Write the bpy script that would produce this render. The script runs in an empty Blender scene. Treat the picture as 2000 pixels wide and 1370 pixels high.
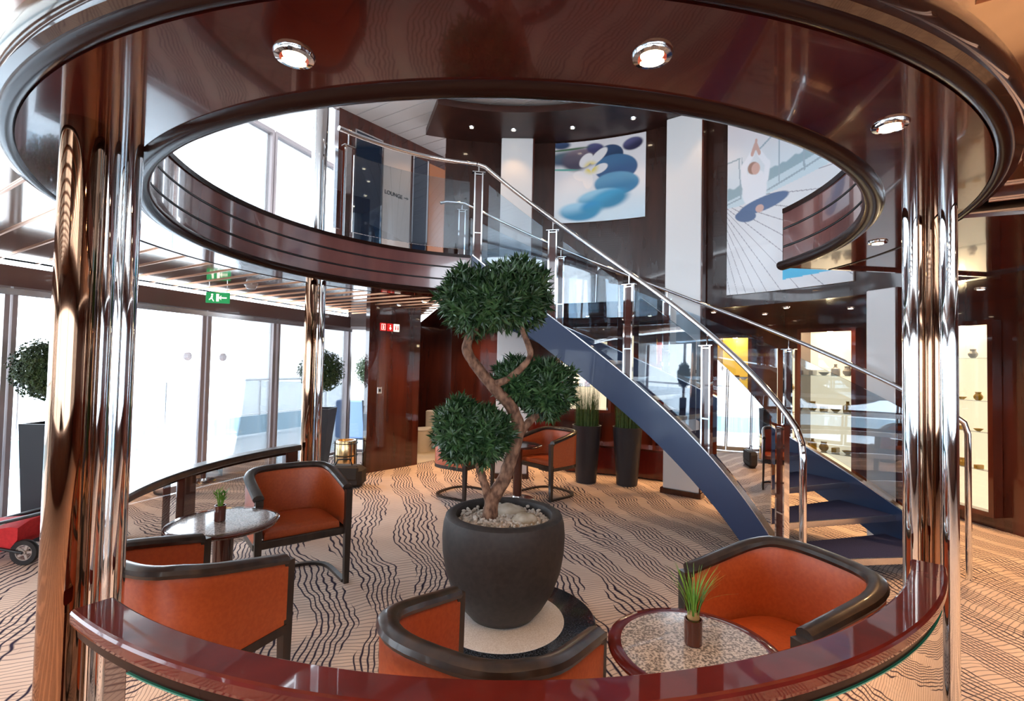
import bpy, bmesh, math, random
from mathutils import Vector, Matrix, noise
PI = math.pi
S = bpy.context.scene
COL = S.collection
CX, CY = -.0424, 3.519           # centre of the round opening; stair, rail and wall are concentric with it
ZC, ZF, ZT = 2.45, 2.90, 5.18    # lower soffit, upper floor, upper ceiling

# ------------------------------------------------------------------ camera
EYE = Vector((0, 0, 1.65)); FPX = 961.0; PITCH = .0304; ROLL = .0209
cp, sp, cr, sr = math.cos(PITCH), math.sin(PITCH), math.cos(ROLL), math.sin(ROLL)
rgt = Vector((cr, -sp * sr, cp * sr)); upv = Vector((-sr, -sp * cr, cp * cr)); fwd = Vector((0, cp, sp))
cam_d = bpy.data.cameras.new('camera'); cam = bpy.data.objects.new('camera', cam_d); COL.objects.link(cam)
cam_d.lens = FPX / 2000 * 36; cam_d.sensor_width = 36; cam_d.clip_start = .05; cam_d.clip_end = 200
m = Matrix.Identity(4)
for i in range(3):
    m[i][0] = rgt[i]; m[i][1] = upv[i]; m[i][2] = -fwd[i]; m[i][3] = EYE[i]
cam.matrix_world = m
S.camera = cam
# ------------------------------------------------------------------ world, exposure
W = bpy.data.worlds.new('sky'); S.world = W; W.use_nodes = True
bg = W.node_tree.nodes['Background']; bg.inputs[0].default_value = (.82, .91, 1, 1); bg.inputs[1].default_value = 5.0
S.view_settings.view_transform = 'Standard'; S.view_settings.look = 'None'
S.view_settings.gamma = 1; S.view_settings.use_curve_mapping = False
S.view_settings.exposure = 0.8
WARM = (1, .56, .25)

def portal(p, xdir, w, h, normal):
    """sky portal in a window opening (emits nothing itself)"""
    l = bpy.data.lights.new('window_portal', 'AREA'); l.shape = 'RECTANGLE'; l.size = w; l.size_y = h
    l.cycles.is_portal = True
    o = bpy.data.objects.new('window_portal', l); COL.objects.link(o)
    z = -Vector(normal).normalized(); x = Vector(xdir).normalized(); y = z.cross(x)
    M = Matrix.Identity(4)
    for i in range(3): M[i][0] = x[i]; M[i][1] = y[i]; M[i][2] = z[i]; M[i][3] = p[i]
    o.matrix_world = M
GD = Vector((.343, .939, 0)); GN = Vector((.939, -.343, 0))      # direction of the left glass wall, inward normal
def gl(y, off=0, z=0):                                            # a point on the left glass wall
    return Vector((-4.12 + .365 * (y - 5.93), y, z)) + GN * off
portal(gl(3.0, .05, 1.2), GD, 12, 2.3, GN)
portal(gl(3.0, .05, 4.0), GD, 12, 2.2, GN)
portal(gl(3.0, .6, ZT - .02), GD, 12, 1.15, (0, 0, -1))
portal((-.5, -3.4, 1.5), (1, 0, 0), 12, 1.6, (0, 1, 0))
portal((-.5, -3.4, 4.1), (1, 0, 0), 12, 1.9, (0, 1, 0))

# ------------------------------------------------------------------ materials
MATS = {}
def mat(name, col=(.5, .5, .5), rough=.5, metal=0, coat=0, ior=1.5, emit=None, es=0, spec=.5):
    if name in MATS: return MATS[name]
    a = bpy.data.materials.new(name); a.use_nodes = True; MATS[name] = a
    b = a.node_tree.nodes['Principled BSDF']
    b.inputs['Base Color'].default_value = (*col, 1); b.inputs['Roughness'].default_value = rough
    b.inputs['Metallic'].default_value = metal; b.inputs['IOR'].default_value = ior
    b.inputs['Coat Weight'].default_value = coat; b.inputs['Coat Roughness'].default_value = .03
    b.inputs['Specular IOR Level'].default_value = spec
    if coat: b.inputs['Coat IOR'].default_value = 1.5
    if emit: b.inputs['Emission Color'].default_value = (*emit, 1); b.inputs['Emission Strength'].default_value = es
    return a
def nodes(a): return a.node_tree.nodes, a.node_tree.links, a.node_tree.nodes['Principled BSDF']
def mth(N, L, op, a, b=None, c=None):
    n = N.new('ShaderNodeMath'); n.operation = op
    for i, v in enumerate((a, b, c)):
        if v is None: continue
        if hasattr(v, 'links'): L.new(v, n.inputs[i])
        else: n.inputs[i].default_value = v
    return n.outputs[0]
def ramp(N, L, fac, stops):
    r = N.new('ShaderNodeValToRGB'); L.new(fac, r.inputs[0]); e = r.color_ramp.elements
    while len(e) < len(stops): e.new(.5)
    for i, (p, c) in enumerate(stops): e[i].position = p; e[i].color = (*c, 1)
    return r.outputs[0]
def noisy(name, c1, c2, scale, rough=.5, metal=0, coat=0, stretch=(1, 1, 1), bump=0, detail=3, ior=1.5, lo=.35, hi=.65):
    if name in MATS: return MATS[name]
    a = mat(name, c1, rough, metal, coat, ior); N, L, b = nodes(a)
    t = N.new('ShaderNodeTexCoord'); mp = N.new('ShaderNodeMapping'); mp.inputs['Scale'].default_value = stretch
    L.new(t.outputs['Object'], mp.inputs[0])
    n = N.new('ShaderNodeTexNoise'); n.inputs['Scale'].default_value = scale; n.inputs['Detail'].default_value = detail
    L.new(mp.outputs[0], n.inputs['Vector'])
    L.new(ramp(N, L, n.outputs[0], [(lo, c1), (hi, c2)]), b.inputs['Base Color'])
    if bump:
        bp = N.new('ShaderNodeBump'); bp.inputs['Strength'].default_value = bump; bp.inputs['Distance'].default_value = .004
        L.new(n.outputs[0], bp.inputs['Height']); L.new(bp.outputs[0], b.inputs['Normal'])
    return a
def wave_bump(a, scale, strength, dist):
    """slow waviness of polished sheet, so mirror images ripple"""
    N, L, b = nodes(a)
    t = N.new('ShaderNodeTexCoord'); n = N.new('ShaderNodeTexNoise'); n.inputs['Scale'].default_value = scale; n.inputs['Detail'].default_value = 0
    bp = N.new('ShaderNodeBump'); bp.inputs['Strength'].default_value = strength; bp.inputs['Distance'].default_value = dist
    L.new(t.outputs['Object'], n.inputs['Vector']); L.new(n.outputs[0], bp.inputs['Height']); L.new(bp.outputs[0], b.inputs['Normal'])
    if b.inputs['Coat Weight'].default_value: L.new(bp.outputs[0], b.inputs['Coat Normal'])
    return a
mahog = noisy('mahogany_lacquer', (.045, .010, .006), (.085, .018, .010), 6, .18, 0, 1, (1, 1, .12), ior=1.35)
mahog_red = noisy('red_mahogany_lacquer', (.085, .006, .0035), (.12, .009, .005), 9, .5, 0, 1, (1, 1, .3), ior=1.2)
soffit_m = wave_bump(noisy('soffit_lacquer', (.050, .008, .006), (.085, .014, .010), 3, .10, 0, .6, ior=1.5), 1.5, .25, .01)
wallwood = wave_bump(noisy('dark_wall_lacquer', (.026, .009, .006), (.045, .015, .010), 5, .25, 0, .75, (1, 1, .2), ior=1.3), 1.8, .22, .012)
fascia_m = wave_bump(noisy('fascia_lacquer', (.15, .055, .05), (.20, .075, .065), 5, .14, 0, 1, (1, 1, .2), ior=1.8), 3, .12, .006)
lipm = mat('dark_lip_molding', (.020, .007, .005), .22, 0, 0, spec=.14)
band_m = mat('dark_polished_band', (.035, .014, .009), .10, 0, .8)
chrome = mat('polished_chrome', (.86, .87, .88), .04, 1)
wave_bump(chrome, 2.5, .12, .01)
bronze = wave_bump(mat('polished_bronze_steel', (.40, .23, .145), .05, 1), 2.2, .15, .01)
brushed = mat('brushed_steel', (.75, .75, .76), .22, 1)
goldm = mat('gold_metal', (.85, .6, .3), .2, 1)
white_p = mat('white_pilaster_paint', (.78, .78, .78), .35, 0, .2)
cream_p = mat('cream_paint', (.75, .68, .55), .4)
darkwood = noisy('black_brown_wood', (.018, .012, .010), (.045, .028, .020), 18, .32, 0, .25, (1, 1, .2), bump=.1)
leather = noisy('orange_leather', (.46, .085, .022), (.53, .108, .028), 60, .42, 0, 0, bump=.12)
navy = mat('navy_stringer_paint', (.008, .026, .085), .35, 0, .2)
navyc = noisy('navy_stair_carpet', (.025, .028, .085), (.05, .055, .14), 150, .9, bump=.3)
potm = noisy('charcoal_pot', (.030, .026, .026), (.045, .038, .036), 30, .55, bump=.05)
planterm = mat('anthracite_planter', (.022, .022, .027), .45)
blackp = mat('black_plastic', (.012, .012, .014), .4)
redfab = noisy('red_fabric', (.50, .008, .012), (.60, .015, .02), 40, .7, bump=.2)
pebble_m = noisy('white_pebbles', (.48, .43, .38), (.80, .76, .70), 9, .6, lo=.3, hi=.7)
bark = noisy('bark', (.085, .034, .018), (.34, .18, .11), 34, .8, 0, 0, (1, 1, .5), bump=1.0, detail=6)
leaf_m = noisy('dark_leaves', (.010, .036, .012), (.055, .125, .038), 16, .38)
leaf_b = noisy('boxwood_leaves', (.022, .050, .012), (.055, .095, .022), 9, .5)
grass_m = noisy('grass_green', (.07, .20, .02), (.20, .38, .05), 25, .5)
tallgrass = noisy('tall_grass_green', (.04, .085, .012), (.12, .17, .03), 25, .6)
granite = noisy('grey_granite', (.16, .15, .15), (.62, .58, .56), 130, .12, 0, .5, detail=4, lo=.42, hi=.58)
granite_d = noisy('dark_granite', (.008, .011, .016), (.07, .085, .11), 110, .2, 0, .3, detail=4, lo=.45, hi=.66)
terrazzo = noisy('cream_terrazzo', (.72, .66, .60), (.93, .89, .85), 160, .35, detail=3)
ceil_m = wave_bump(mat('polished_metal_strip', (.82, .72, .62), .09, 1), 1.2, .12, .015)
slat_m = mat('white_slat', (.62, .60, .59), .30, 0, .3)
bulb = mat('lamp_glow', (1, .8, .5), .5, emit=(1, .74, .42), es=28)
bulb_s = mat('small_lamp_glow', (1, .8, .5), .5, emit=(1, .80, .55), es=10)
caseglow = mat('lit_case_back', (.8, .72, .6), .6, emit=(1, .78, .52), es=.75)
signred = mat('sign_red', (.6, .02, .02), .4, emit=(.8, .02, .02), es=.35)
signwhite = mat('sign_white', (.8, .8, .75), .4, emit=(1, .95, .8), es=.6)
signgreen = mat('sign_green', (.01, .25, .06), .4, emit=(.0, .35, .09), es=.35)
ink = mat('black_lettering', (.01, .01, .01), .5)
beige_panel = mat('beige_sign_panel', (.42, .36, .33), .25, 0, .5)
orange_panel = mat('orange_wood_panel', (.42, .13, .04), .25, 0, .6)
amber = mat('amber_glassware', (.75, .42, .03), .15, 0, .5)
redgoods = mat('red_goods', (.55, .03, .02), .35)
deck_out = mat('pale_deck', (.62, .68, .72), .7)
pale_blue = noisy('pale_blue_board', (.42, .62, .74), (.62, .78, .86), 2, .6, stretch=(8, 8, .2))

def glass_mat(name, tint, refl=.10, edge=(.1, .5, .4)):
    a = bpy.data.materials.new(name); a.use_nodes = True; N = a.node_tree.nodes; L = a.node_tree.links; N.clear()
    o = N.new('ShaderNodeOutputMaterial'); t = N.new('ShaderNodeBsdfTransparent'); t.inputs[0].default_value = (*tint, 1)
    g = N.new('ShaderNodeBsdfGlossy'); g.inputs['Roughness'].default_value = .01
    f = N.new('ShaderNodeFresnel'); f.inputs[0].default_value = 1.5
    mx = N.new('ShaderNodeMixShader')
    L.new(mth(N, L, 'MINIMUM', mth(N, L, 'MULTIPLY_ADD', f.outputs[0], 1.3, refl - .05), .9), mx.inputs[0])
    L.new(t.outputs[0], mx.inputs[1]); L.new(g.outputs[0], mx.inputs[2]); L.new(mx.outputs[0], o.inputs[0])
    return a
glass = glass_mat('clear_glass', (.95, .97, .97), .06)
glass_b = glass_mat('balustrade_glass', (.82, .89, .94), .08)
glass_w = glass_mat('window_glass', (.97, .98, .99), .05)
glass_edge = mat('green_glass_edge', (.02, .22, .17), .1, 0, .5)

def carpet():
    a = mat('wavy_line_carpet', (.6, .5, .4), .95); N, L, b = nodes(a); b.inputs['Specular IOR Level'].default_value = .1
    t = N.new('ShaderNodeTexCoord'); sx = N.new('ShaderNodeSeparateXYZ'); L.new(t.outputs['Object'], sx.inputs[0])
    X, Y = sx.outputs[0], sx.outputs[1]
    def ns(scale, det=1, off=0):
        mp = N.new('ShaderNodeMapping'); mp.inputs['Location'].default_value = (off, off * .7, 0); L.new(t.outputs['Object'], mp.inputs[0])
        n = N.new('ShaderNodeTexNoise'); n.inputs['Scale'].default_value = scale; n.inputs['Detail'].default_value = det
        L.new(mp.outputs[0], n.inputs['Vector']); return n.outputs[0]
    def lines(u, f, w):
        fr = mth(N, L, 'FRACT', mth(N, L, 'MULTIPLY', u, f)); d = mth(N, L, 'ABSOLUTE', mth(N, L, 'SUBTRACT', fr, .5))
        return mth(N, L, 'SUBTRACT', 1, mth(N, L, 'SMOOTH_MIN', 1, mth(N, L, 'DIVIDE', d, w), .1))
    def cn(scale, amp, off=0): return mth(N, L, 'MULTIPLY', mth(N, L, 'SUBTRACT', ns(scale, 0, off), .5), amp)
    def sm(*q):
        r = q[0]
        for e in q[1:]: r = mth(N, L, 'ADD', r, e)
        return r
    # bold wavy lines running mostly away from the viewer, in bundles
    u = sm(X, mth(N, L, 'MULTIPLY', Y, .30), cn(.55, .75), cn(2.2, .16, 3), cn(9, .045, 7))
    l1 = lines(u, 24, .22)
    bund = mth(N, L, 'GREATER_THAN', mth(N, L, 'SINE', mth(N, L, 'MULTIPLY', sm(u, cn(.8, .5, 11)), 14.0)), -.62)
    l1 = mth(N, L, 'MULTIPLY', mth(N, L, 'MULTIPLY', l1, bund), 1.5)
    # thin lines the other way
    v = sm(Y, mth(N, L, 'MULTIPLY', X, -.35), cn(.7, .7, 5), cn(5, .05, 2), cn(14, .015, 4))
    l2 = mth(N, L, 'MULTIPLY', lines(v, 26, .15), .75)
    tot = mth(N, L, 'MINIMUM', mth(N, L, 'MAXIMUM', l1, l2), 1)
    base = ramp(N, L, ns(3, 3, 9), [(.3, (.70, .55, .46)), (.7, (.80, .65, .55))])
    mx = N.new('ShaderNodeMix'); mx.data_type = 'RGBA'; L.new(tot, mx.inputs[0]); L.new(base, mx.inputs[6]); mx.inputs[7].default_value = (.028, .020, .045, 1)
    L.new(mx.outputs[2], b.inputs['Base Color'])
    return a
carpet_m = carpet()

# ------------------------------------------------------------------ helpers
def obj(name, v, f, m, parent=None, smooth=False, world=False):
    if world and parent is not None: l = parent['_w'] if '_w' in parent else parent.location; v = [(p[0] - l[0], p[1] - l[1], p[2] - l[2]) for p in v]
    me = bpy.data.meshes.new(name); me.from_pydata([tuple(p) for p in v], [], f)
    for mm in (m if isinstance(m, (list, tuple)) else [m]): me.materials.append(mm)
    if smooth:
        me.polygons.foreach_set('use_smooth', [True] * len(me.polygons))
        try: me.set_sharp_from_angle(angle=math.radians(38))
        except Exception: pass
    me.update()
    o = bpy.data.objects.new(name, me); COL.objects.link(o)
    if parent is not None: o.parent = parent
    return o
def tag(o, label=None, cat=None, group=None, kind=None):
    if label: o['label'] = label
    if cat: o['category'] = cat
    if group: o['group'] = group
    if kind: o['kind'] = kind
    return o
def thing(name, label, cat, loc=(0, 0, 0), rz=0, group=None):
    o = bpy.data.objects.new(name, None); COL.objects.link(o); o.location = loc; o.rotation_euler = (0, 0, rz)
    o.empty_display_size = .1
    return tag(o, label, cat, group)
def struct(o): o['kind'] = 'structure'; return o
class MB:
    def __init__(s): s.v = []; s.f = []
    def add(s, v, f):
        n = len(s.v); s.v += [tuple(p) for p in v]; s.f += [tuple(i + n for i in q) for q in f]; return s
    def box(s, x0, x1, y0, y1, z0, z1, M=None):
        v = [(x, y, z) for z in (z0, z1) for y in (y0, y1) for x in (x0, x1)]
        if M is not None: v = [M @ Vector(p) for p in v]
        return s.add(v, [(0, 2, 3, 1), (4, 5, 7, 6), (0, 1, 5, 4), (1, 3, 7, 5), (3, 2, 6, 7), (2, 0, 4, 6)])
    def bbox(s, x0, x1, y0, y1, z0, z1, b=.01, M=None):
        """box with bevelled vertical and horizontal edges"""
        v = []; 
        for z, i in ((z0, b), (z0 + b, 0), (z1 - b, 0), (z1, b)):
            X0, X1, Y0, Y1 = x0 + i, x1 - i, y0 + i, y1 - i; c = b
            for p in ((X0 + c, Y0), (X1 - c, Y0), (X1, Y0 + c), (X1, Y1 - c), (X1 - c, Y1), (X0 + c, Y1), (X0, Y1 - c), (X0, Y0 + c)): v.append((p[0], p[1], z))
        if M is not None: v = [M @ Vector(p) for p in v]
        f = [tuple(range(7, -1, -1)), tuple(range(24, 32))]
        for k in range(3):
            for i in range(8): j = (i + 1) % 8; f.append((k * 8 + i, k * 8 + j, k * 8 + 8 + j, k * 8 + 8 + i))
        return s.add(v, f)
    def lathe(s, prof, n=32, c=(0, 0), a0=0, M=None, cap=True):
        v = []; f = []
        for r, z in prof:
            for i in range(n): a = a0 + 2 * PI * i / n; v.append((c[0] + r * math.cos(a), c[1] + r * math.sin(a), z))
        if M is not None: v = [M @ Vector(p) for p in v]
        for k in range(len(prof) - 1):
            for i in range(n): j = (i + 1) % n; f.append((k * n + i, k * n + j, k * n + n + j, k * n + n + i))
        if cap: f.append(tuple(range(n - 1, -1, -1))); f.append(tuple(range((len(prof) - 1) * n, len(prof) * n)))
        return s.add(v, f)
    def tube(s, pts, r, n=10, cap=True):
        pts = [Vector(p) for p in pts]; rs = r if isinstance(r, (list, tuple)) else [r] * len(pts)
        v = []; f = []; ref = None
        for k, p in enumerate(pts):
            t = (pts[min(k + 1, len(pts) - 1)] - pts[max(k - 1, 0)]).normalized()
            if ref is None: ref = Vector((0, 0, 1)) if abs(t.z) < .9 else Vector((1, 0, 0))
            a = (ref - t * ref.dot(t)).normalized(); b = t.cross(a); ref = a
            for i in range(n): q = 2 * PI * i / n; v.append(p + a * math.cos(q) * rs[k] + b * math.sin(q) * rs[k])
        for k in range(len(pts) - 1):
            for i in range(n): j = (i + 1) % n; f.append((k * n + i, k * n + j, k * n + n + j, k * n + n + i))
        if cap: f.append(tuple(range(n - 1, -1, -1))); f.append(tuple(range((len(pts) - 1) * n, len(pts) * n)))
        return s.add(v, f)
    def sweep(s, secs, closed=True, cap=True):
        """secs: list of rings (lists of points) with equal counts"""
        n = len(secs[0]); v = [p for q in secs for p in q]; f = []
        for k in range(len(secs) - 1):
            for i in range(n if closed else n - 1): j = (i + 1) % n; f.append((k * n + i, k * n + j, k * n + n + j, k * n + n + i))
        if cap and closed: f.append(tuple(range(n - 1, -1, -1))); f.append(tuple(range((len(secs) - 1) * n, len(secs) * n)))
        return s.add(v, f)
    def arc(s, prof, a0, a1, n=48, zf=None, closed=True, cap=True, zlo=None):
        """prof: (radius, z) section swept round the common centre; zf(angle) added to z"""
        secs = []
        for i in range(n + 1):
            a = a0 + (a1 - a0) * i / n; A = math.radians(a); dz = zf(a) if zf else 0
            secs.append([(CX + r * math.cos(A), CY + r * math.sin(A), max(z + dz, zlo) if zlo is not None else z + dz) for r, z in prof])
        return s.sweep(secs, closed, cap)
    def build(s, name, m, parent=None, smooth=False, world=False): return obj(name, s.v, s.f, m, parent, smooth, world)
def pol(r, a, z=0): A = math.radians(a); return Vector((CX + r * math.cos(A), CY + r * math.sin(A), z))
def rect(r0, r1, z0, z1): return [(r0, z0), (r1, z0), (r1, z1), (r0, z1)]
def wallbox(name, A, B, z0, z1, th, m, off=0, parent=None):
    """upright slab from A to B (xy), thickness th behind the line seen from its right-hand side"""
    A = Vector((A[0], A[1], 0)); B = Vector((B[0], B[1], 0)); d = (B - A).normalized(); n = Vector((d.y, -d.x, 0))
    v = []
    for z in (z0, z1):
        for p, o in ((A, off), (B, off), (B, off - th), (A, off - th)): q = p + n * o; v.append((q.x, q.y, z))
    return obj(name, v, [(3, 2, 1, 0), (4, 5, 6, 7), (0, 1, 5, 4), (1, 2, 6, 5), (2, 3, 7, 6), (3, 0, 4, 7)], m, parent, world=parent is not None)
def copy_tree(o, parent=None):
    c = o.copy(); COL.objects.link(c)
    if parent is not None: c.parent = parent
    for ch in list(o.children): copy_tree(ch, c)
    return c
def lamp(parent, loc, power, kind='SPOT', ang=110, col=WARM, size=.04, blend=.6):
    l = bpy.data.lights.new('lamp_light', kind); l.energy = power; l.color = col
    if kind == 'SPOT': l.spot_size = math.radians(ang); l.spot_blend = blend
    l.shadow_soft_size = size
    o = bpy.data.objects.new('lamp_light', l); COL.objects.link(o); o.location = loc; o.parent = parent; return o

def clip(o, offs=0.0, y_back=9.0):
    """cut away what would stick out through the glass wall or the end walls"""
    bm = bmesh.new(); bm.from_mesh(o.data)
    for co, no in ((gl(3, -offs), -GN), (Vector((0, y_back, 0)), Vector((0, 1, 0))), (Vector((0, -3.56, 0)), Vector((0, -1, 0)))):
        if co.y == y_back and y_back > 20: continue
        bmesh.ops.bisect_plane(bm, geom=bm.verts[:] + bm.edges[:] + bm.faces[:], plane_co=co, plane_no=no, clear_outer=True)
    bm.to_mesh(o.data); bm.free(); return o
# ================================================================== SETTING
# floor
clip(struct(obj('floor', [(-9, -4, 0), (8, -4, 0), (8, 12.5, 0), (-9, 12.5, 0)], [(0, 1, 2, 3)], carpet_m)), 0, 12.4)
# lower ceiling: polished strips around the ring, open above ring and stair
def ring_strip(z, a0, a1, rin, rout, n, down=True):
    v = []; f = []
    for i in range(n + 1):
        a = a0 + (a1 - a0) * i / n; v.append(pol(rin, a, z)); v.append(pol(rout, a, z))
    for i in range(n): f.append((2 * i, 2 * i + 2, 2 * i + 3, 2 * i + 1) if down else (2 * i, 2 * i + 1, 2 * i + 3, 2 * i + 2))
    return v, f
b = MB(); b.add(*ring_strip(ZC + .08, 104.5, 364, 2.56, 13, 96))
clip(struct(b.build('ceiling', ceil_m)), .05)
b = MB(); b.add(*ring_strip(ZC + .02, 0, 106, 3.95, 9, 40))
struct(b.build('ceiling_shop', mahog))
# narrow joints between the ceiling strips (run across the ship)
b = MB(); jd = Vector((.845, -.535, 0)); jn = Vector((.535, .845, 0))
def has_ceiling(p):
    q = p - Vector((CX, CY, 0)); r = q.length; a = math.degrees(math.atan2(q.y, q.x)) % 360
    return r > 2.60 and not (3.5 < a < 105) and p.y < 8.9 and p.x < 5.1 + .156 * (5.73 - p.y) and p.y > -3.4
for k in range(-22, 24):
    o = jn * (1.52 + .26 * k); run = None
    for i in range(-120, 121):
        p = o + jd * (i * .1); ok = has_ceiling(p)
        if ok and run is None: run = p
        if run is not None and (not ok or i == 120):
            e = p - jd * .1
            if (e - run).length > .15:
                w = jn * .007; z0, z1 = ZC + .070, ZC + .079
                v = [run - w, e - w, e + w, run + w]
                b.add([(t.x, t.y, z0) for t in v] + [(t.x, t.y, z1) for t in v], [(3, 2, 1, 0), (4, 5, 6, 7), (0, 1, 5, 4), (1, 2, 6, 5), (2, 3, 7, 6), (3, 0, 4, 7)])
            run = None
clip(struct(b.build('trim_1', mat('copper_joint', (.55, .28, .17), .3, 1))), .05)
# deck edge (fascia) round the opening with two dark grooves
G = [(2.135, ZC + .03), (2.135, ZC + .15), (2.15, ZC + .155), (2.15, ZC + .163), (2.135, ZC + .168), (2.135, ZC + .29), (2.15, ZC + .295), (2.15, ZC + .303), (2.135, ZC + .308), (2.135, ZF - .03), (2.18, ZF - .03), (2.18, ZC + .03)]
struct(MB().arc(G, 102.5, 366.8, 160).build('trim_2', fascia_m, smooth=True))
gr = MB()
for z in (ZC + .159, ZC + .299): gr.arc(rect(2.1335, 2.15, z - .0045, z + .0045), 102.5, 366.8, 160)
struct(gr.build('trim_3', ink))
struct(MB().arc(rect(2.125, 2.22, ZF - .03, ZF + .005), 102.5, 366.8, 160).build('trim_4', lipm))
struct(MB().arc(rect(2.16, 2.50, ZC, ZC + .02), 102.5, 366.8, 160).build('trim_5', soffit_m))          # ring soffit
def bull(rc, zc, r, n=14): return [(rc + r * math.cos(2 * PI * i / n), zc + r * math.sin(2 * PI * i / n) * .8) for i in range(n)]
struct(MB().arc(bull(2.122, ZC + .012, .045), 102.5, 366.8, 160).build('trim_6', lipm, smooth=True))
struct(MB().arc(bull(2.525, ZC + .018, .028), 102.5, 366.8, 160).build('trim_7', lipm, smooth=True))
struct(MB().arc([(2.54, ZC + .012), (2.575, ZC + .022), (2.59, ZC + .045), (2.59, ZC + .085), (2.54, ZC + .085)], 102.5, 366.8, 160).build('trim_8', band_m, smooth=True))
# upper deck slab: top surface and the cut faces beside the stair
b = MB(); b.add(*ring_strip(ZF, 102.5, 366.8, 2.17, 13, 96, down=False))
clip(struct(b.build('floor_upper', carpet_m)), .05)
for k, (a, nm) in enumerate(((366.8, 'trim_9'), (102.5, 'trim_10'))):
    A, B = pol(2.14, a), pol(3.9 if k == 0 else 3.75, a)
    struct(wallbox(nm, (A.x, A.y), (B.x, B.y), ZC, ZF, .03, mahog, off=.015))
# soffit between the ring and the wall at the right of the stair
struct(MB().arc(rect(2.58, 3.95, ZC + .02, ZC + .04), 338, 366.6, 20).build('trim_11', soffit_m))
# curved wall (upper storey, hung over the shop front)
struct(MB().arc(rect(3.9, 3.98, ZC, ZT), -6, 105, 90).build('wall_curved', wallwood, smooth=True))
# canopy over it
b = MB().arc([(2.97, 5.04), (2.97, 5.10), (2.99, 5.14), (3.9, 5.14), (3.9, 5.04)], 30, 109.5, 70)
struct(b.build('trim_12', noisy('canopy_wood', (.030, .009, .006), (.05, .014, .009), 6, .38), smooth=True))
# panelled walls on the left
PA, PB = (-2.40, 7.06), (-1.51, 8.08)
struct(wallbox('wall_panel', PB, (-2.14, 7.36), 0, ZC + .08, .10, mahog, off=.10))
struct(wallbox('wall_panel_upper', (-1.1, 8.45), (-2.46, 6.72), ZF, ZT, .10, mahog, off=.10))
struct(wallbox('wall_inner', (-.2, 8.2), (-1.08, 8.78), 0, ZC + .05, .10, mahog, off=.10))
struct(wallbox('wall_washroom_back', (-.6, 10.4), (-2.4, 10.4), 0, ZC + .05, .10, mahog, off=.10))
struct(wallbox('wall_washroom_side', (-2.2, 10.4), (-2.2, 7.5), 0, ZC + .05, .06, mahog, off=-.02))
struct(wallbox('wall_washroom_right', (-1.0, 8.9), (-.9, 10.4), 0, ZC + .05, .06, mahog, off=-.02))
struct(obj('floor_washroom', [(-1.53, 8.10, .006), (-1.08, 8.78, .006), (-.95, 10.38, .006), (-2.15, 10.38, .006), (-2.15, 7.5, .006)], [(0, 1, 2, 3, 4)], cream_p))
# shop back wall and cheek
struct(MB().arc(rect(5.7, 5.8, 0, ZC + .05), -2, 93, 60).build('wall_shop', mahog, smooth=True))
# right wall
def rwp(y, z=0, off=0): return Vector((5.18 + .156 * (5.73 - y) - off, y, z))
struct(wallbox('wall_right', rwp(-3.5)[:2], rwp(7.2)[:2], 0, ZC + .07, .12, mahog, off=.12))
struct(wallbox('wall_right_upper', (6.6, -3.5), (5.0, 9), ZF, ZT, .12, wallwood))
# back wall behind the camera: sill, header and piers around two window bands added for daylight
for nm, z0, z1 in (('wall_back', 0, .75), ('wall_back_header', 2.25, 3.2), ('wall_back_top', 5.0, ZT + .1)):
    struct(wallbox(nm, (7.2, -3.5), (-7.6, -3.5), z0, z1, .12, mahog))
# upper ceiling of pale slats
def slats():
    b = MB(); d = Vector((.84, -.54, 0)); n = Vector((.54, .84, 0)); o = Vector((-1.5, 5, 0))
    for k in range(-34, 34):
        p = o + n * (.24 * k); q0 = p - d * 13; q1 = p + d * 13; w = n * .225
        v = [q0, q1, q1 + w, q0 + w]
        b.add([(t.x, t.y, ZT) for t in v] + [(t.x, t.y, ZT + .02) for t in v], [(3, 2, 1, 0), (4, 5, 6, 7), (0, 1, 5, 4), (2, 3, 7, 6)])
    return b
clip(struct(slats().build('ceiling_upper', slat_m)), -1.22)
clip(struct(obj('ceiling_upper_backing', [(-14, -8, ZT + .03), (12, -8, ZT + .03), (12, 16, ZT + .03), (-14, 16, ZT + .03)], [(0, 3, 2, 1)], blackp)), -1.20)

# ---- left glass wall: window things (frame + pane)
frame_m = mat('window_frame_brown', (.16, .09, .08), .3, 0, .4)
frame_l = mat('window_frame_light', (.42, .36, .36), .3, .3)
def pt(p): return (p.x, p.y, p.z)
def gbox(b, y0, y1, z0, z1, d0, d1):
    v = []
    for z in (z0, z1):
        for (y, d) in ((y0, d0), (y1, d0), (y1, d1), (y0, d1)): v.append(pt(gl(y, d, z)))
    b.add(v, [(0, 1, 2, 3), (7, 6, 5, 4), (4, 5, 1, 0), (5, 6, 2, 1), (6, 7, 3, 2), (7, 4, 0, 3)])
def gwindow(name, y0, y1, z0, z1, fw=.035):
    f = MB(); gbox(f, y0, y1, z0, z0 + .05, -.05, .05); gbox(f, y0, y1, z1 - .06, z1, -.05, .05)
    gbox(f, y0, y0 + fw, z0 + .05, z1 - .06, -.05, .05); gbox(f, y1 - fw, y1, z0 + .05, z1 - .06, -.05, .05)
    o = struct(f.build(name, frame_l))
    p = MB(); gbox(p, y0 + fw, y1 - fw, z0 + .05, z1 - .06, -.006, .006); p.build('window_pane', glass_w, o)
    return o
nwin = 0
for (y0, y1) in ((-3.4, -1.4), (-1.38, .6), (.62, 2.6), (2.62, 4.5), (4.52, 5.3), (7.43, 8.98)):
    nwin += 1; gwindow('window_%d' % nwin, y0, y1, .02, 2.28)
for (y0, y1) in ((-3.4, .6), (.62, 7.24), (7.26, 8.98)):
    nwin += 1; gwindow('window_%d' % nwin, y0, y1, ZF + .02, ZT - .1)
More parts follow.
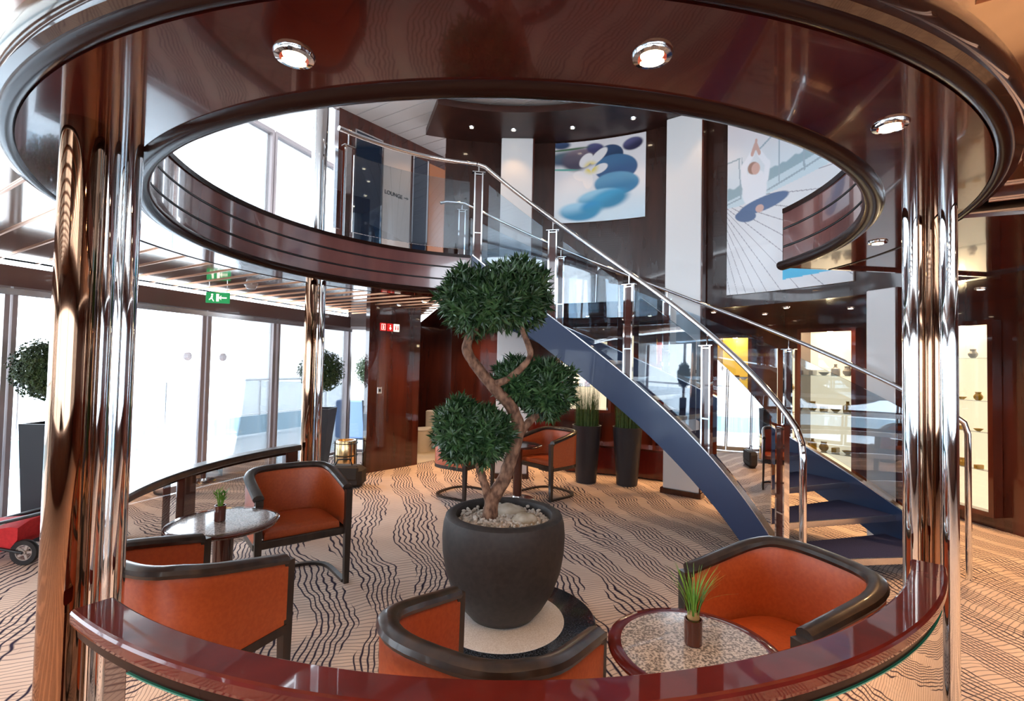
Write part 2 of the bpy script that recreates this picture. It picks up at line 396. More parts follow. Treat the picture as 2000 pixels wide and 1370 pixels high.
b = MB(); gbox(b, -3.4, 9, 2.28, 2.47, -.06, .06); struct(b.build('trim_13', frame_m))
b = MB(); gbox(b, -3.4, 9, 2.20, 2.26, .06, .08); struct(b.build('trim_14', brushed))
b = MB(); gbox(b, -3.4, 9, ZC + .08, ZF + .02, -.06, .06); struct(b.build('wall_left_spandrel', frame_m))
# roof glazing added along the upper glass wall to let in daylight
b = MB(); gbox(b, -3.4, 9, ZT - .004, ZT + .004, .0, 1.22); nwin += 1; struct(b.build('window_%d' % nwin, glass_w))
b = MB(); gbox(b, -3.4, 9, ZT - .006, ZT + .02, 1.20, 1.23); struct(b.build('trim_17', frame_l))
# corner window between the glass wall and the panelled wall
def bwindow(name, x0, x1, y, z0, z1):
    f = MB().box(x0, x1, y - .04, y + .04, z0, z0 + .05).box(x0, x1, y - .04, y + .04, z1 - .06, z1).box(x0, x0 + .04, y - .04, y + .04, z0 + .05, z1 - .06).box(x1 - .04, x1, y - .04, y + .04, z0 + .05, z1 - .06)
    o = struct(f.build(name, frame_l)); MB().box(x0 + .04, x1 - .04, y - .005, y + .005, z0 + .05, z1 - .06).build('window_pane', glass_w, o)
nwin += 1; bwindow('window_%d' % nwin, -2.98, -2.26, 9.0, .02, 2.3)
nwin += 1; bwindow('window_%d' % nwin, -2.98, -1.2, 9.0, ZF + .02, ZT - .05)
struct(MB().box(-3, -2.2, 8.95, 9.05, 2.3, 2.6).build('trim_15', frame_m))
for k, (x0, x1) in enumerate(((-7.4, -3.9), (-3.9, -.4), (-.4, 3.1), (3.1, 6.6))):  # window bands behind the camera, added to supply daylight and reflections
    nwin += 1; bwindow('window_%d' % nwin, x0, x1, -3.5, .75, 2.25)
    nwin += 1; bwindow('window_%d' % nwin, x0, x1, -3.5, 3.2, 5.0)
# glass double door in the left wall
def gdoor(name, y0, y1, knob):
    f = MB(); fw = .05
    gbox(f, y0, y1, .02, .10, -.03, .03); gbox(f, y0, y1, 2.22, 2.28, -.03, .03)
    gbox(f, y0, y0 + fw, .10, 2.22, -.03, .03); gbox(f, y1 - fw, y1, .10, 2.22, -.03, .03)
    o = struct(f.build(name, frame_l))
    p = MB(); gbox(p, y0 + fw, y1 - fw, .10, 2.22, -.006, .006); p.build('door_pane', glass_w, o)
    c = gl(knob, .02, 1.68); k = MB(); M = Matrix.Translation(c) @ Matrix.Rotation(math.atan2(GN.y, GN.x), 4, 'Z') @ Matrix.Rotation(PI / 2, 4, 'Y')
    k.lathe([(.055, 0), (.055, .012), (.045, .018)], 24, M=M); k.build('door_sticker', glass_mat('frosted_sticker', (.45, .42, .42), .2), o, True)
gdoor('door_1', 5.32, 6.34, 6.12); gdoor('door_2', 6.36, 7.41, 6.58)
# ---------------------------------------------------------------- outside
struct(obj('ground_outside', [(-40, -20, -.03), (-3.0, -20, -.03), (-3.0, 9.02, -.03), (12, 9.02, -.03), (12, 40, -.03), (-40, 40, -.03)], [(0, 1, 2, 3), (3, 4, 5, 0)], deck_out))
def orail(y): p = gl(y, -3.2); return p
bl = MB()
for (z, r) in ((1.22, .028), (.45, .012)): bl.tube([orail(-2) + Vector((0, 0, z)), orail(16) + Vector((0, 0, z))], r, 8)
t = thing('deck_railing', 'pale steel railing along the open deck outside the glass wall', 'railing', orail(6))
bl.build('top_rail', brushed, t, True, world=True)
pb = MB()
for k in range(10):
    p = orail(-2 + 2 * k); q = MB().tube([p, p + Vector((0, 0, 1.21))], .02, 8); q.build('post', brushed, t, True, world=True)
q = MB()
v = []
for z in (.02, .42):
    for (y, d) in ((-2, -3.18), (16, -3.18), (16, -3.21), (-2, -3.21)): v.append(pt(gl(y, d, z)))
q.add(v, [(3, 2, 1, 0), (4, 5, 6, 7), (0, 1, 5, 4), (1, 2, 6, 5), (2, 3, 7, 6), (3, 0, 4, 7)]); q.build('kick_board', pale_blue, t, world=True)

# ================================================================== COLUMNS
def column(name, label, x, y, r, z0, z1, m, base=True):
    t = thing(name, label, 'column', (x, y, z0), group=None)
    MB().lathe([(r, .0), (r, z1 - z0)], 40).build('shaft', m, t, True)
    c = MB().lathe([(r + .012, 0), (r + .012, .03), (r + .004, .04)], 40); c.build('base_collar', m, t, True)
    return t
column('bronze_column', 'thick bronze mirror-polished column at far left of the near ring', -1.48, 1.66, .060, 0, ZC, bronze)
column('chrome_column', 'slim chrome column between the thick bronze one and the innermost chrome one, left cluster', -1.462, 1.752, .031, 0, ZC, chrome)
column('chrome_column', 'innermost slim chrome column of the left cluster, at the rounded rail end', -1.45, 1.84, .033, 0, ZC, chrome)
column('chrome_column', 'slim chrome column on the stair side of the right cluster', 1.89, 2.33, .033, 0, ZC, chrome)
column('chrome_column', 'slim chrome column outermost in the right cluster, in front of the rail', 1.99, 2.24, .034, 0, ZC, chrome)
column('bronze_column', 'dark bronze column behind the two chrome ones at the right', 2.025, 2.39, .058, 0, ZC, bronze)
column('bronze_column', 'bronze column at the far left side of the ring behind the armchair', -1.985, 4.83, .058, 0, ZC, bronze)
column('chrome_column', 'slim chrome column beside the bronze one behind the far armchair', -1.895, 4.87, .033, 0, ZC, chrome)
column('chrome_column', 'thick chrome column on the upper deck next to the glass balustrade', -2.0, 4.95, .075, ZF, ZT, chrome)
# white pilasters against the curved wall
def pilaster(label, a, w, z0, z1, r=3.73):
    p = pol(r, a); t = thing('pilaster', label, 'pilaster', (p.x, p.y, z0)); t.rotation_euler.z = math.radians(a)
    MB().bbox(-.02, .12, -w / 2, w / 2, .07 if z0 < 1 else 0, z1 - z0, .008).build('shaft', white_p, t)
    if z0 < 1: MB().box(-.035, .13, -w / 2 - .03, w / 2 + .03, 0, .07).build('plinth', mahog, t)
    MB().box(-.015, .13, -w / 2 - .02, -w / 2, .07, z1 - z0).build('edge_strip', mahog, t)
pilaster('white wall pilaster left of the stones picture', 89.1, .47, 0, 5.04)
pilaster('white wall pilaster between the two large pictures, foot under the stair', 52.3, .47, 0, 5.04)
pilaster('white wall pilaster beside the right column cluster, behind the stair foot', 17.9, .27, 0, ZC + .0)

# ================================================================== PICTURES (flat prints following the curved wall)
def clamp(x, a=0, b=1): return max(a, min(b, x))
def sstep(a, b, x): t = clamp((x - a) / (b - a)); return t * t * (3 - 2 * t)
def mixc(a, b, t): return tuple(a[i] * (1 - t) + b[i] * t for i in range(3))
def ell(x, y, cx, cy, rx, ry, rot=0):
    dx, dy = x - cx, y - cy; c, s = math.cos(rot), math.sin(rot); u = (dx * c + dy * s) / rx; v = (-dx * s + dy * c) / ry
    return math.hypot(u, v), u, v
def seg(x, y, x0, y0, x1, y1):
    dx, dy = x1 - x0, y1 - y0; t = clamp(((x - x0) * dx + (y - y0) * dy) / (dx * dx + dy * dy)); return math.hypot(x - x0 - t * dx, y - y0 - t * dy)
def stones(x, y):
    """x right, y down, both 0..1"""
    c = mixc((.80, .78, .80), (.62, .80, .92), sstep(.35, 1, y)); c = mixc(c, (.85, .90, .95), .5 * sstep(.5, 0, x) * sstep(.3, .7, y))
    def st(cx, cy, rx, ry, rot, top, bot, soft):
        nonlocal c
        d, u, v = ell(x, y, cx, cy, rx, ry, rot); k = 1 - sstep(1 - soft, 1 + soft, d)
        col = mixc(top, bot, sstep(-.8, .5, v + .25 * math.sin(u * 2))); c = mixc(c, col, k)
    st(.07, .03, .10, .05, 0, (.05, .09, .20), (.03, .06, .14), .3)
    st(.86, .11, .11, .075, -.15, (.10, .10, .22), (.02, .02, .07), .15)
    st(.10, .20, .20, .09, -.1, (.10, .16, .20), (.06, .10, .17), .4)
    st(.30, .20, .20, .12, 0, (.20, .15, .19), (.05, .04, .09), .3)
    st(.22, .26, .14, .10, .2, (.12, .10, .14), (.06, .05, .09), .3)
    st(.45, .10, .10, .06, .2, (.09, .09, .22), (.05, .05, .14), .2)
    st(.62, .20, .14, .12, .1, (.03, .07, .16), (.015, .04, .10), .06)
    st(.14, .09, .24, .012, -.06, (.05, .14, .06), (.05, .14, .06), .5)
    st(.10, .34, .16, .012, .06, (.10, .40, .34), (.10, .40, .34), .5)
    st(.68, .37, .235, .165, .08, (.06, .17, .33), (.035, .10, .24), .05)
    st(.69, .56, .245, .14, .05, (.14, .36, .55), (.04, .20, .40), .08)
    st(.50, .71, .24, .10, -.12, (.30, .60, .80), (.05, .28, .50), .16)
    st(.62, .74, .20, .11, -.2, (.05, .35, .62), (.03, .24, .44), .3)
    st(.28, .87, .22, .11, .05, (.35, .65, .85), (.03, .27, .50), .18)
    st(.42, .83, .12, .08, .0, (.03, .30, .60), (.03, .28, .50), .4)
    for (rot, rx, ry, cx, cy) in ((2.2, .10, .065, .35, .24), (-.8, .13, .055, .49, .20), (-.45, .10, .055, .50, .36), (.35, .09, .06, .29, .43), (1.5, .13, .06, .37, .47)):
        d, u, v = ell(x, y, cx, cy, rx, ry, rot); k = 1 - sstep(.86, 1.06, d)
        dc = math.hypot(x - .405, y - .335); c = mixc(c, mixc((.88, .70, .05), (.88, .86, .86), sstep(.02, .11, dc)), k * .96)
    return c
def yoga(x, y):
    hz = .40 + .0 * x
    c = mixc((.80, .74, .76), (.72, .80, .86), sstep(.1, .40, y))
    sh = .455 - .16 * (x - .3)                                        # shoreline rising to the right
    if x > .0:
        tr = .030 + .016 * noise.noise(Vector((x * 22, 1.3, 0))); k = sstep(sh - tr - .03, sh - tr - .02, y) * (1 - sstep(sh - .002, sh + .004, y)); c = mixc(c, (.26, .40, .46), k * .85)
        if y > sh: c = mixc(c, (.60, .74, .80), .8)
    dk = .54 - .22 * (x - .1) * (1 if x > .1 else 0) * .55
    if y > dk:
        c = (.78, .79, .82); vx, vy = -.14, .46
        ang = math.atan2(y - vy, x - vx); q = (ang * 9.5) % 1.0; w = .028 / max(.15, math.hypot(x - vx, y - vy) * 1.3)
        if min(q, 1 - q) < w * .9: c = (.33, .32, .37)
    for (a, bb, cc, dd, w) in ((.0, .30, .11, .29, .004), (.10, .29, .12, .50, .005), (.125, .29, .15, .50, .004), (.28, .27, .70, .08, .005), (.44, .20, .44, .46, .006), (.63, .11, .64, .44, .008), (.88, .00, .88, .40, .008), (.30, .50, .98, .37, .005), (.0, .52, .12, .50, .004)):
        if seg(x, y, a, bb, cc, dd) < w: c = (.36, .46, .53)
    # seated figure, arms joined overhead
    wht = (.84, .87, .93); skin = (.66, .42, .36)
    for (a, bb, cc, dd, w, col) in ((.15, .43, .145, .345, .026, wht), (.145, .345, .215, .285, .020, wht), (.33, .43, .345, .36, .022, wht), (.345, .36, .275, .29, .018, wht), (.215, .285, .240, .245, .013, skin), (.275, .29, .248, .245, .012, skin), (.242, .262, .248, .222, .010, skin)):
        k = 1 - sstep(w * .8, w * 1.25, seg(x, y, a, bb, cc, dd)); c = mixc(c, col, k)
    d, u, v = ell(x, y, .235, .475, .105, .085); c = mixc(c, wht, 1 - sstep(.92, 1.08, d))
    d, u, v = ell(x, y, .235, .415, .085, .040); c = mixc(c, wht, 1 - sstep(.9, 1.1, d))
    d, u, v = ell(x, y, .225, .360, .048, .032, .1); c = mixc(c, (.38, .22, .17), 1 - sstep(.9, 1.1, d))
    d, u, v = ell(x, y, .245, .366, .036, .030, .1); c = mixc(c, skin, 1 - sstep(.9, 1.1, d))
    d, u, v = ell(x, y, .31, .555, .21, .036, -.10); c = mixc(c, (.085, .15, .30), 1 - sstep(.94, 1.06, d))
    d, u, v = ell(x, y, .16, .60, .09, .030, .1); c = mixc(c, (.08, .14, .28), 1 - sstep(.94, 1.06, d))
    d, u, v = ell(x, y, .28, .575, .035, .020); c = mixc(c, skin, 1 - sstep(.9, 1.1, d))
    if .47 < x < .98 and .845 - .02 * x < y < .965 - .03 * x: c = (.04, .48, .78)
    return c
pic_m = mat('printed_canvas', (1, 1, 1), .35, 0, .3); N, L, pb_ = nodes(pic_m)
at = N.new('ShaderNodeAttribute'); at.attribute_name = 'print'; L.new(at.outputs[0], pb_.inputs['Base Color'])
def picture(name, label, a0, a1, z0, z1, fn, nx, nz, r=3.875):
    p = pol(r, (a0 + a1) / 2, z0); t = thing(name, label, 'picture', p)
    v = []; f = []; cols = []
    for j in range(nz + 1):
        for i in range(nx + 1):
            v.append(pol(r, a0 + (a1 - a0) * i / nx, z1 + (z0 - z1) * j / nz) - p); cols += [*fn(i / nx, j / nz), 1]
    for j in range(nz):
        for i in range(nx): k = j * (nx + 1) + i; f.append((k, k + nx + 1, k + nx + 2, k + 1))
    o = obj('print', v, f, pic_m, t, True); at = o.data.color_attributes.new('print', 'FLOAT_COLOR', 'POINT'); at.data.foreach_set('color', cols)
    MB().arc(rect(r + .003, r + .022, z0, z1), a0, a1, 30).build('backing', white_p, t, True, world=True)
picture('picture', 'large square print of stacked blue stones and a white frangipani flower', 80.6, 60.9, 3.80, 5.02, stones, 190, 170)
picture('picture', 'tall print of a person in white meditating cross-legged on a sunny deck', 44.6, 23.5, 2.60, 5.02, yoga, 190, 260)

# ================================================================== STAIR
zs = lambda a: .06 + .0279 * a
st = thing('staircase', 'curved open-riser staircase, navy blue with steel and glass railings', 'staircase', pol(2.9, 8, 0))
def strg(r0, r1, a0, a1, name='stringer'):
    b = MB().arc(rect(r0, r1, -.40, 0), a0, a1, 70, zs, zlo=0.0); o = b.build(name, navy, st, True, world=True)
    e = MB().arc(rect(r0 - .004, r1 + .004, .001, .014), a0, a1, 70, zs)
    e2 = e.build('edge_trim', brushed, None, True); l = st.location; e2.data.transform(Matrix.Translation(-l)); e2.parent = o
strg(2.13, 2.18, 5.5, 101.8); strg(3.60, 3.65, 8.6, 101.8)
for k in range(1, 15):
    a = 7.8 + 6.9 * (k - 1); z = .193 * k
    b = MB().arc([(2.181, z - .045), (3.599, z - .045), (3.599, z), (2.181, z)], a, a + 8.2, 6); o = b.build('tread', navyc, st, world=True)
    n = MB().arc(rect(2.181, 3.599, z - .047, z + .003), a - .35, a, 1).build('nosing', brushed, None); n.data.transform(Matrix.Translation(-st.location)); n.parent = o
def post(r, a, z0, z1, ztop):
    """flat double-bar baluster with dark glass infill"""
    p = pol(r, a); M = Matrix.Translation((p.x, p.y, 0)) @ Matrix.Rotation(math.radians(a), 4, 'Z')
    b = MB().box(-.022, .022, -.052, -.036, z0, z1, M).box(-.022, .022, .036, .052, z0, z1, M)
    for z in (z0 + .02, (z0 * .62 + z1 * .38), z1 - .02): b.box(-.018, .018, -.036, .036, z - .006, z + .006, M)
    b.box(-.03, .03, -.075, .075, z1, z1 + .008, M); b.tube([(p.x, p.y, z1 + .008), (p.x, p.y, ztop)], .008, 8)
    o = b.build('baluster', chrome, st, world=True)
    q = MB().box(-.004, .004, -.036, .036, z0 + .03, z1 - .03, M).build('dark_infill', mahog, None); q.data.transform(Matrix.Translation(-st.location)); q.parent = o
hn = lambda a: 1.145 + .0285 * a if a > 6 else 1.145 + .0285 * 6 - (6 - a) * .03
hf = lambda a: 1.12 + .0285 * a
na = [7.6, 30, 53.5, 77, 100.3]; fa = [8.5, 31.5, 55, 78.5, 101.5]
for a in na: post(2.155, a, max(zs(a) - .12, .02), hn(a) - .13, min(hn(a), 3.97) - .01)
for a in fa: post(3.625, a, max(zs(a) - .12, .02), hf(a) - .13, min(hf(a), 3.97) - .01)
for (r, L_, h) in ((2.155, na, hn), (3.625, fa, hf)):
    for a0, a1 in zip(L_[:-1], L_[1:]):
        w = 3.2 if r < 3 else 2
        MB().arc([(r - .005, 0), (r + .005, 0), (r + .005, 1), (r - .005, 1)], a0 + w, a1 - w, 16)
        secs = []
        for i in range(17):
            a = a0 + w + (a1 - a0 - 2 * w) * i / 16; zl, zh = zs(a) + .06, h(a) - .17
            secs.append([pol(r - .005, a, zl), pol(r + .005, a, zl), pol(r + .005, a, zh), pol(r - .005, a, zh)])
        MB().sweep(secs).build('glass_panel', glass_b, st, True, world=True)
def rail_path(r, h, a0, flip):
    P = [pol(r, a0 - .6, 0), pol(r, a0 - .6, .6), pol(r, a0 - .6, h(a0) - .22), pol(r, a0 - .3, h(a0) - .09), pol(r, a0 + .8, h(a0) - .01)]
    return P
P = rail_path(2.155, lambda a: hn(a), 2.0, 0)
P = [pol(2.155, 1.2, 0), pol(2.155, 1.2, .5), pol(2.155, 1.2, 1.02), pol(2.155, 1.6, 1.13), pol(2.155, 3.2, 1.225)] + [pol(2.155, a, hn(a)) for a in [6 + 2.1 * i for i in range(45)]] + [pol(2.155, 100.8, 3.972)]
MB().tube(P, .024, 14).build('handrail', chrome, st, True, world=True)
P = [pol(3.80, 7.6, 0), pol(3.80, 7.6, .6), pol(3.80, 7.6, 1.17), pol(3.78, 7.8, 1.26), pol(3.72, 8.4, 1.32), pol(3.65, 9.3, 1.36)] + [pol(3.625, a, hf(a)) for a in [10.4 + 2.2 * i for i in range(41)]] + [pol(3.625, a, 3.99) for a in (101, 103, 105)] + [pol(3.625, 106.5, 3.96)]
MB().tube(P, .022, 14).build('handrail', chrome, st, True, world=True)
# upper balustrade at the deck edge
ub = thing('glass_balustrade', 'upper deck glass balustrade with steel posts along the opening edge', 'railing', pol(2.155, 122, ZF))
for a in (140.0,):
    p = pol(2.155, a); M = Matrix.Translation((p.x, p.y, 0)) @ Matrix.Rotation(math.radians(a), 4, 'Z')
    MB().box(-.02, .02, -.028, .028, ZF, 3.82, M).box(-.03, .03, -.06, .06, 3.82, 3.83, M).tube([(p.x, p.y, 3.83), (p.x, p.y, 3.96)], .008, 8).build('post', chrome, ub, world=True)
for a0, a1 in ((103, 138.3), (141.7, 144)): MB().arc(rect(2.15, 2.16, ZF + .07, 3.76), a0, a1, 24).build('glass_panel', glass_b, ub, True, world=True)
MB().tube([pol(2.155, a, 3.972) for a in (101.1, 103, 106, 109, 112, 115, 118, 121, 124, 127, 130, 133, 136, 139, 141, 143)], .024, 14).build('handrail', chrome, ub, True, world=True)

# ================================================================== RING RAIL with wooden posts and glass
def railing(label, a0, a1, posts, n, gl_, rm):
    t = thing('curved_railing', label, 'railing', pol(2.305, (a0 + a1) / 2, 0))
    zt = .857; r0, r1 = 2.245, 2.362
    prof = [(r0 + .012, zt - .052), (r1 - .012, zt - .052), (r1 - .003, zt - .046), (r1, zt - .036), (r1, zt - .012), (r1 - .004, zt - .004), (r1 - .011, zt), (r0 + .011, zt), (r0 + .004, zt - .004), (r0, zt - .012), (r0, zt - .040)]
    MB().arc(prof, a0, a1, n).build('handrail', rm, t, True, world=True).data.set_sharp_from_angle(angle=math.radians(14))
    MB().arc(rect(2.318, 2.345, zt - .085, zt - .052), a0 + .4, a1 - .4, n).build('under_rail', lipm, t, True, world=True)
    for a in posts:
        p = pol(2.30, a); M = Matrix.Translation((p.x, p.y, 0)) @ Matrix.Rotation(math.radians(a), 4, 'Z')
        MB().bbox(-.03, .03, -.065, .065, 0, zt - .053, .006, M).build('post', mahog, t, world=True)
    for g0, g1 in gl_:
        o = MB().arc(rect(2.343, 2.351, .10, zt - .088), g0, g1, 40).build('glass_panel', glass, t, True, world=True)
        e = MB().arc(rect(2.3425, 2.3515, zt - .088, zt - .084), g0, g1, 40).build('glass_edge', glass_edge, None); e.data.transform(Matrix.Translation(-t.location)); e.parent = o
railing('polished red mahogany curved rail in the foreground, between the column clusters', -124, -38, (-118, -80, -42.5), 90, ((-115.5, -82.5), (-77.5, -45)), mahog_red)
railing('dark curved rail by the windows, behind the left table', 149, 226, (151, 178, 205), 70, ((153.5, 175.5), (180.5, 202.5)), darkwood)

# ================================================================== LAMPS
def downlight(label, x, y, z, r=.036, power=12, group=None, small=False, ang=115, detail=True):
    t = thing('downlight', label, 'ceiling light', (x, y, z), group=group)
    if detail:
        MB().lathe([(r * 1.0, -.012), (r * 1.35, -.010), (r * 1.45, -.002), (r * 1.45, .0), (r * .98, 0)], 28, cap=False).lathe([(r * .98, 0), (r * 1.0, -.012)], 28, cap=False).build('trim_ring', chrome, t, True)
        MB().lathe([(r * .8, -.003), (r * .7, -.009), (r * .3, -.012)], 24).build('bulb', bulb if not small else bulb_s, t, True)
    if power: lamp(t, (0, 0, -.03), power, ang=ang, size=r)
    return t
for i, (a, lb) in enumerate(((-103.5, 'recessed spotlight in the ring soffit, upper left of the view'), (-80.5, 'recessed spotlight in the ring soffit, top right of centre'), (-57.7, 'recessed spotlight in the ring soffit beside the right column cluster'), (-13.5, 'recessed spotlight in the soffit just right of the stair opening'))):
    p = pol(2.322, a); downlight(lb, p.x, p.y, ZC, power=14)
for k, (x, y) in enumerate(((3.6, 2.9), (4.4, 4.4), (3.4, 1.2), (4.5, .6), (1.6, -.4), (-1.4, -.4), (-3.4, 1.4), (4.55, 3.2))):
    downlight(('recessed spotlight in the strip ceiling over the floor beside the handrail foot', 'recessed spotlight in the strip ceiling by the right-hand lit case', 'recessed spotlight in the strip ceiling right of the near ring', 'recessed spotlight in the strip ceiling at the far right corner near the viewer', 'recessed spotlight in the strip ceiling behind the viewer, right', 'recessed spotlight in the strip ceiling behind the viewer, left', 'recessed spotlight in the strip ceiling over the pushchair side', 'recessed spotlight in the strip ceiling nearest the right wall')[k], x, y, ZC + .08, power=85, group='spotlights in the strip ceiling')
for k, (a, r) in enumerate(((88, 4.6), (74, 4.5), (62, 4.6), (50, 4.5), (38, 4.5), (26, 4.5), (14, 4.6), (44, 5.1), (32, 5.1), (68, 5.1), (98, 4.5))):
    p = pol(r, a); downlight('small downlight in the shop ceiling, ' + ('above the far right armchair', 'above the upper flight of the stair', 'just left of the middle pilaster', 'just right of the middle pilaster', 'left of the tall print bottom edge', 'in front of the lit case with yellow glass', 'above the right pilaster', 'back row above the yellow case', 'back row above the lit case', 'back row above the red goods case', 'above the distant left armchair')[k], p.x, p.y, ZC + .02, .035, 34, 'downlights in the shop ceiling', True)
for k, (a, lb) in enumerate(((90, 'small canopy spotlight above the pilaster left of the stones picture'), (76, 'small canopy spotlight above the left half of the stones picture'), (62, 'small canopy spotlight above the right edge of the stones picture'), (46, 'small canopy spotlight near the tall print'), (100, 'small canopy spotlight over the dark wall, left end of canopy'))):
    p = pol(3.45, a); downlight(lb, p.x, p.y, 5.04, .03, 7, None, True, 90)
for (x, y, lb) in ((-2.02, 6.35, 'small spotlight in the pale slatted ceiling, nearer the balustrade'), (-1.3, 7.35, 'small spotlight in the pale slatted ceiling beside the canopy end'), (-.9, 1.4, 'small spotlight in the pale slatted ceiling over the near side of the opening')):
    downlight(lb, x, y, ZT, .03, 12, None, True)
downlight('small spotlight shining on the panelled wall over the washroom signs', -1.72, 7.42, ZC + .08, .03, 30, None, True, 70)
downlight('recessed spotlight in the strip ceiling in front of the washroom doorway', -1.25, 6.95, ZC + .08, power=60, group='spotlights in the strip ceiling')
t = downlight('washroom ceiling light above the toilet', -1.5, 9.3, ZC + .05, .05, 40, None, False, 150)
# smoke detector and exit sign by the glass wall
t = thing('smoke_detector', 'round beige smoke detector on the ceiling by the glass wall', 'smoke detector', (-3.05, 5.7, ZC + .08))
MB().lathe([(.03, -.06), (.05, -.05), (.06, -.02), (.075, -.015), (.075, 0)], 28).build('body', beige_panel, t, True)
es = thing('exit_sign', 'green emergency exit sign hanging above the glass doors', 'sign', (-3.55, 5.90, 2.39)); es.rotation_euler.z = math.radians(12)
MB().bbox(-.13, .13, -.012, .012, -.065, .065, .004).build('sign_panel', signgreen, es)
MB().box(-.10, -.095, -.004, .004, .065, .14).box(.095, .10, -.004, .004, .065, .14).build('hanger', brushed, es)
q = MB(); q.box(-.015, .015, -.0135, -.0125, -.045, .045); q.box(.04, .10, -.0135, -.0125, -.008, .008)
q.add([(.04, -.0135, -.03), (.04, -.0135, .03), (.012, -.0135, 0)], [(0, 2, 1)])
q.lathe([(.012, 0), (.012, .002)], 12, M=Matrix.Translation((-.06, -.0125, .035)) @ Matrix.Rotation(PI / 2, 4, 'X'))
q.add([(-.07, -.0135, .02), (-.05, -.0135, .02), (-.055, -.0135, -.01), (-.035, -.0135, -.045), (-.048, -.0135, -.045), (-.065, -.0135, -.015), (-.09, -.0135, -.035), (-.095, -.0135, -.025), (-.075, -.0135, -.002)], [(0, 8, 7, 6, 5, 4, 3, 2, 1)])
q.build('pictogram', signwhite, es)

# ---- signs on the panelled walls
def wall_frame(A, B, s, z, off=.0):
    A = Vector((A[0], A[1], 0)); B = Vector((B[0], B[1], 0)); d = (B - A).normalized(); n = Vector((d.y, -d.x, 0)); p = A + d * s + n * off
    M = Matrix.Identity(4)
    for i in range(3): M[i][0] = d[i]; M[i][1] = -n[i]; M[i][2] = (0, 0, 1)[i]
    M.translation = (p.x, p.y, z); return M       # x along wall (rightwards seen from the room), y into the wall
PW = ((-2.14, 7.36), (-1.51, 8.08))
for k, (s, mm, lb) in enumerate(((.23, signred, 'small red and white washroom sign, leftmost of three on the panelled wall'), (.355, signred, 'small red sign in the middle of the three on the panelled wall'), (.475, signwhite, 'small white sign, rightmost of three on the panelled wall'))):
    M = wall_frame(*PW, s, 2.20, .0); o = thing('washroom_sign', lb, 'sign'); o.matrix_world = M
    MB().bbox(-.052, .052, -.018, 0, -.06, .06, .004).build('plate', mm, o)
    g = MB()
    if k == 0:
        g.box(-.036, .036, -.0195, -.0185, -.045, -.038).box(-.036, .036, -.0195, -.0185, .038, .045).box(-.036, -.029, -.0195, -.0185, -.038, .038).box(.029, .036, -.0195, -.0185, -.038, .038)
        g.lathe([(.009, 0), (.009, .001)], 12, M=Matrix.Translation((0, -.0185, .024)) @ Matrix.Rotation(PI / 2, 4, 'X')); g.box(-.010, .010, -.0195, -.0185, -.03, .012)
    elif k == 1:
        g.lathe([(.010, 0), (.010, .001)], 12, M=Matrix.Translation((0, -.0185, .028)) @ Matrix.Rotation(PI / 2, 4, 'X')); g.add([(0, -.0195, .018), (-.024, -.0195, -.02), (.024, -.0195, -.02)], [(0, 1, 2)]); g.box(-.01, .01, -.0195, -.0185, -.04, -.02)
    else:
        for x in (-.022, .022): g.lathe([(.009, 0), (.009, .001)], 12, M=Matrix.Translation((x, -.0185, .024)) @ Matrix.Rotation(PI / 2, 4, 'X')); g.box(x - .009, x + .009, -.0195, -.0185, -.035, .012)
    g.build('pictogram', signwhite if k < 2 else signred, o)
M = wall_frame(*PW, .2, 1.23, 0); o = thing('light_switch', 'small metal light switch on the panelled wall', 'switch'); o.matrix_world = M
MB().bbox(-.04, .04, -.012, 0, -.05, .05, .003).build('plate', brushed, o); MB().box(-.015, .015, -.018, -.012, -.022, .022).build('rocker', blackp, o)
UW = ((-2.46, 6.72), (-1.1, 8.45))
def on_upper(s0, s1, z0, z1, m, name, off):
    M = wall_frame(*UW, 0, 0, off); return MB().box(s0, s1, -.012, 0, z0, z1, M)
M = wall_frame(*UW, 0, ZF, 0)
o = thing('direction_sign', 'beige wall panel on the upper deck reading LOUNGE with an arrow', 'sign'); o.matrix_world = M
MB().box(.75, 1.27, -.02, 0, .02, 2.05).build('panel', beige_panel, o)
fc = bpy.data.curves.new('txt', 'FONT'); fc.body = 'LOUNGE'; fc.size = .084; fc.offset = .0015; fc.align_x = 'LEFT'; fc.extrude = .002; fc.space_character = 1.0
fo = bpy.data.objects.new('txt', fc); me = bpy.data.meshes.new_from_object(fo); bpy.data.objects.remove(fo)
me.transform(Matrix.Translation((.775, -.0225, 1.30)) @ Matrix.Rotation(PI / 2, 4, 'X')); me.materials.append(ink)
lo = bpy.data.objects.new('lettering', me); COL.objects.link(lo); lo.parent = o
q = MB().box(1.145, 1.20, -.024, -.021, 1.325, 1.338); q.add([(1.195, -.024, 1.306), (1.235, -.024, 1.3315), (1.195, -.024, 1.357)], [(0, 1, 2)]); q.build('arrow', ink, o)
o = thing('wall_panel_board', 'glowing orange wood panel on the upper deck beside the curved wall', 'panel'); o.matrix_world = M
MB().box(1.66, 2.05, -.02, 0, .02, 2.05).build('board', orange_panel, o)
o = thing('glass_door', 'dark glass lounge door on the upper deck left of the LOUNGE panel', 'door'); o.matrix_world = M
MB().box(.26, .70, -.03, 0, .02, 2.05).build('leaf', mat('dark_blue_glass', (.01, .02, .04), .05, 0, 1), o); MB().box(.24, .26, -.035, 0, .0, 2.07).box(.70, .72, -.035, 0, .0, 2.07).box(.24, .72, -.035, 0, 2.05, 2.07).build('frame', chrome, o)
o = thing('glass_door', 'dark glass lounge door on the upper deck right of the LOUNGE panel', 'door'); o.matrix_world = M
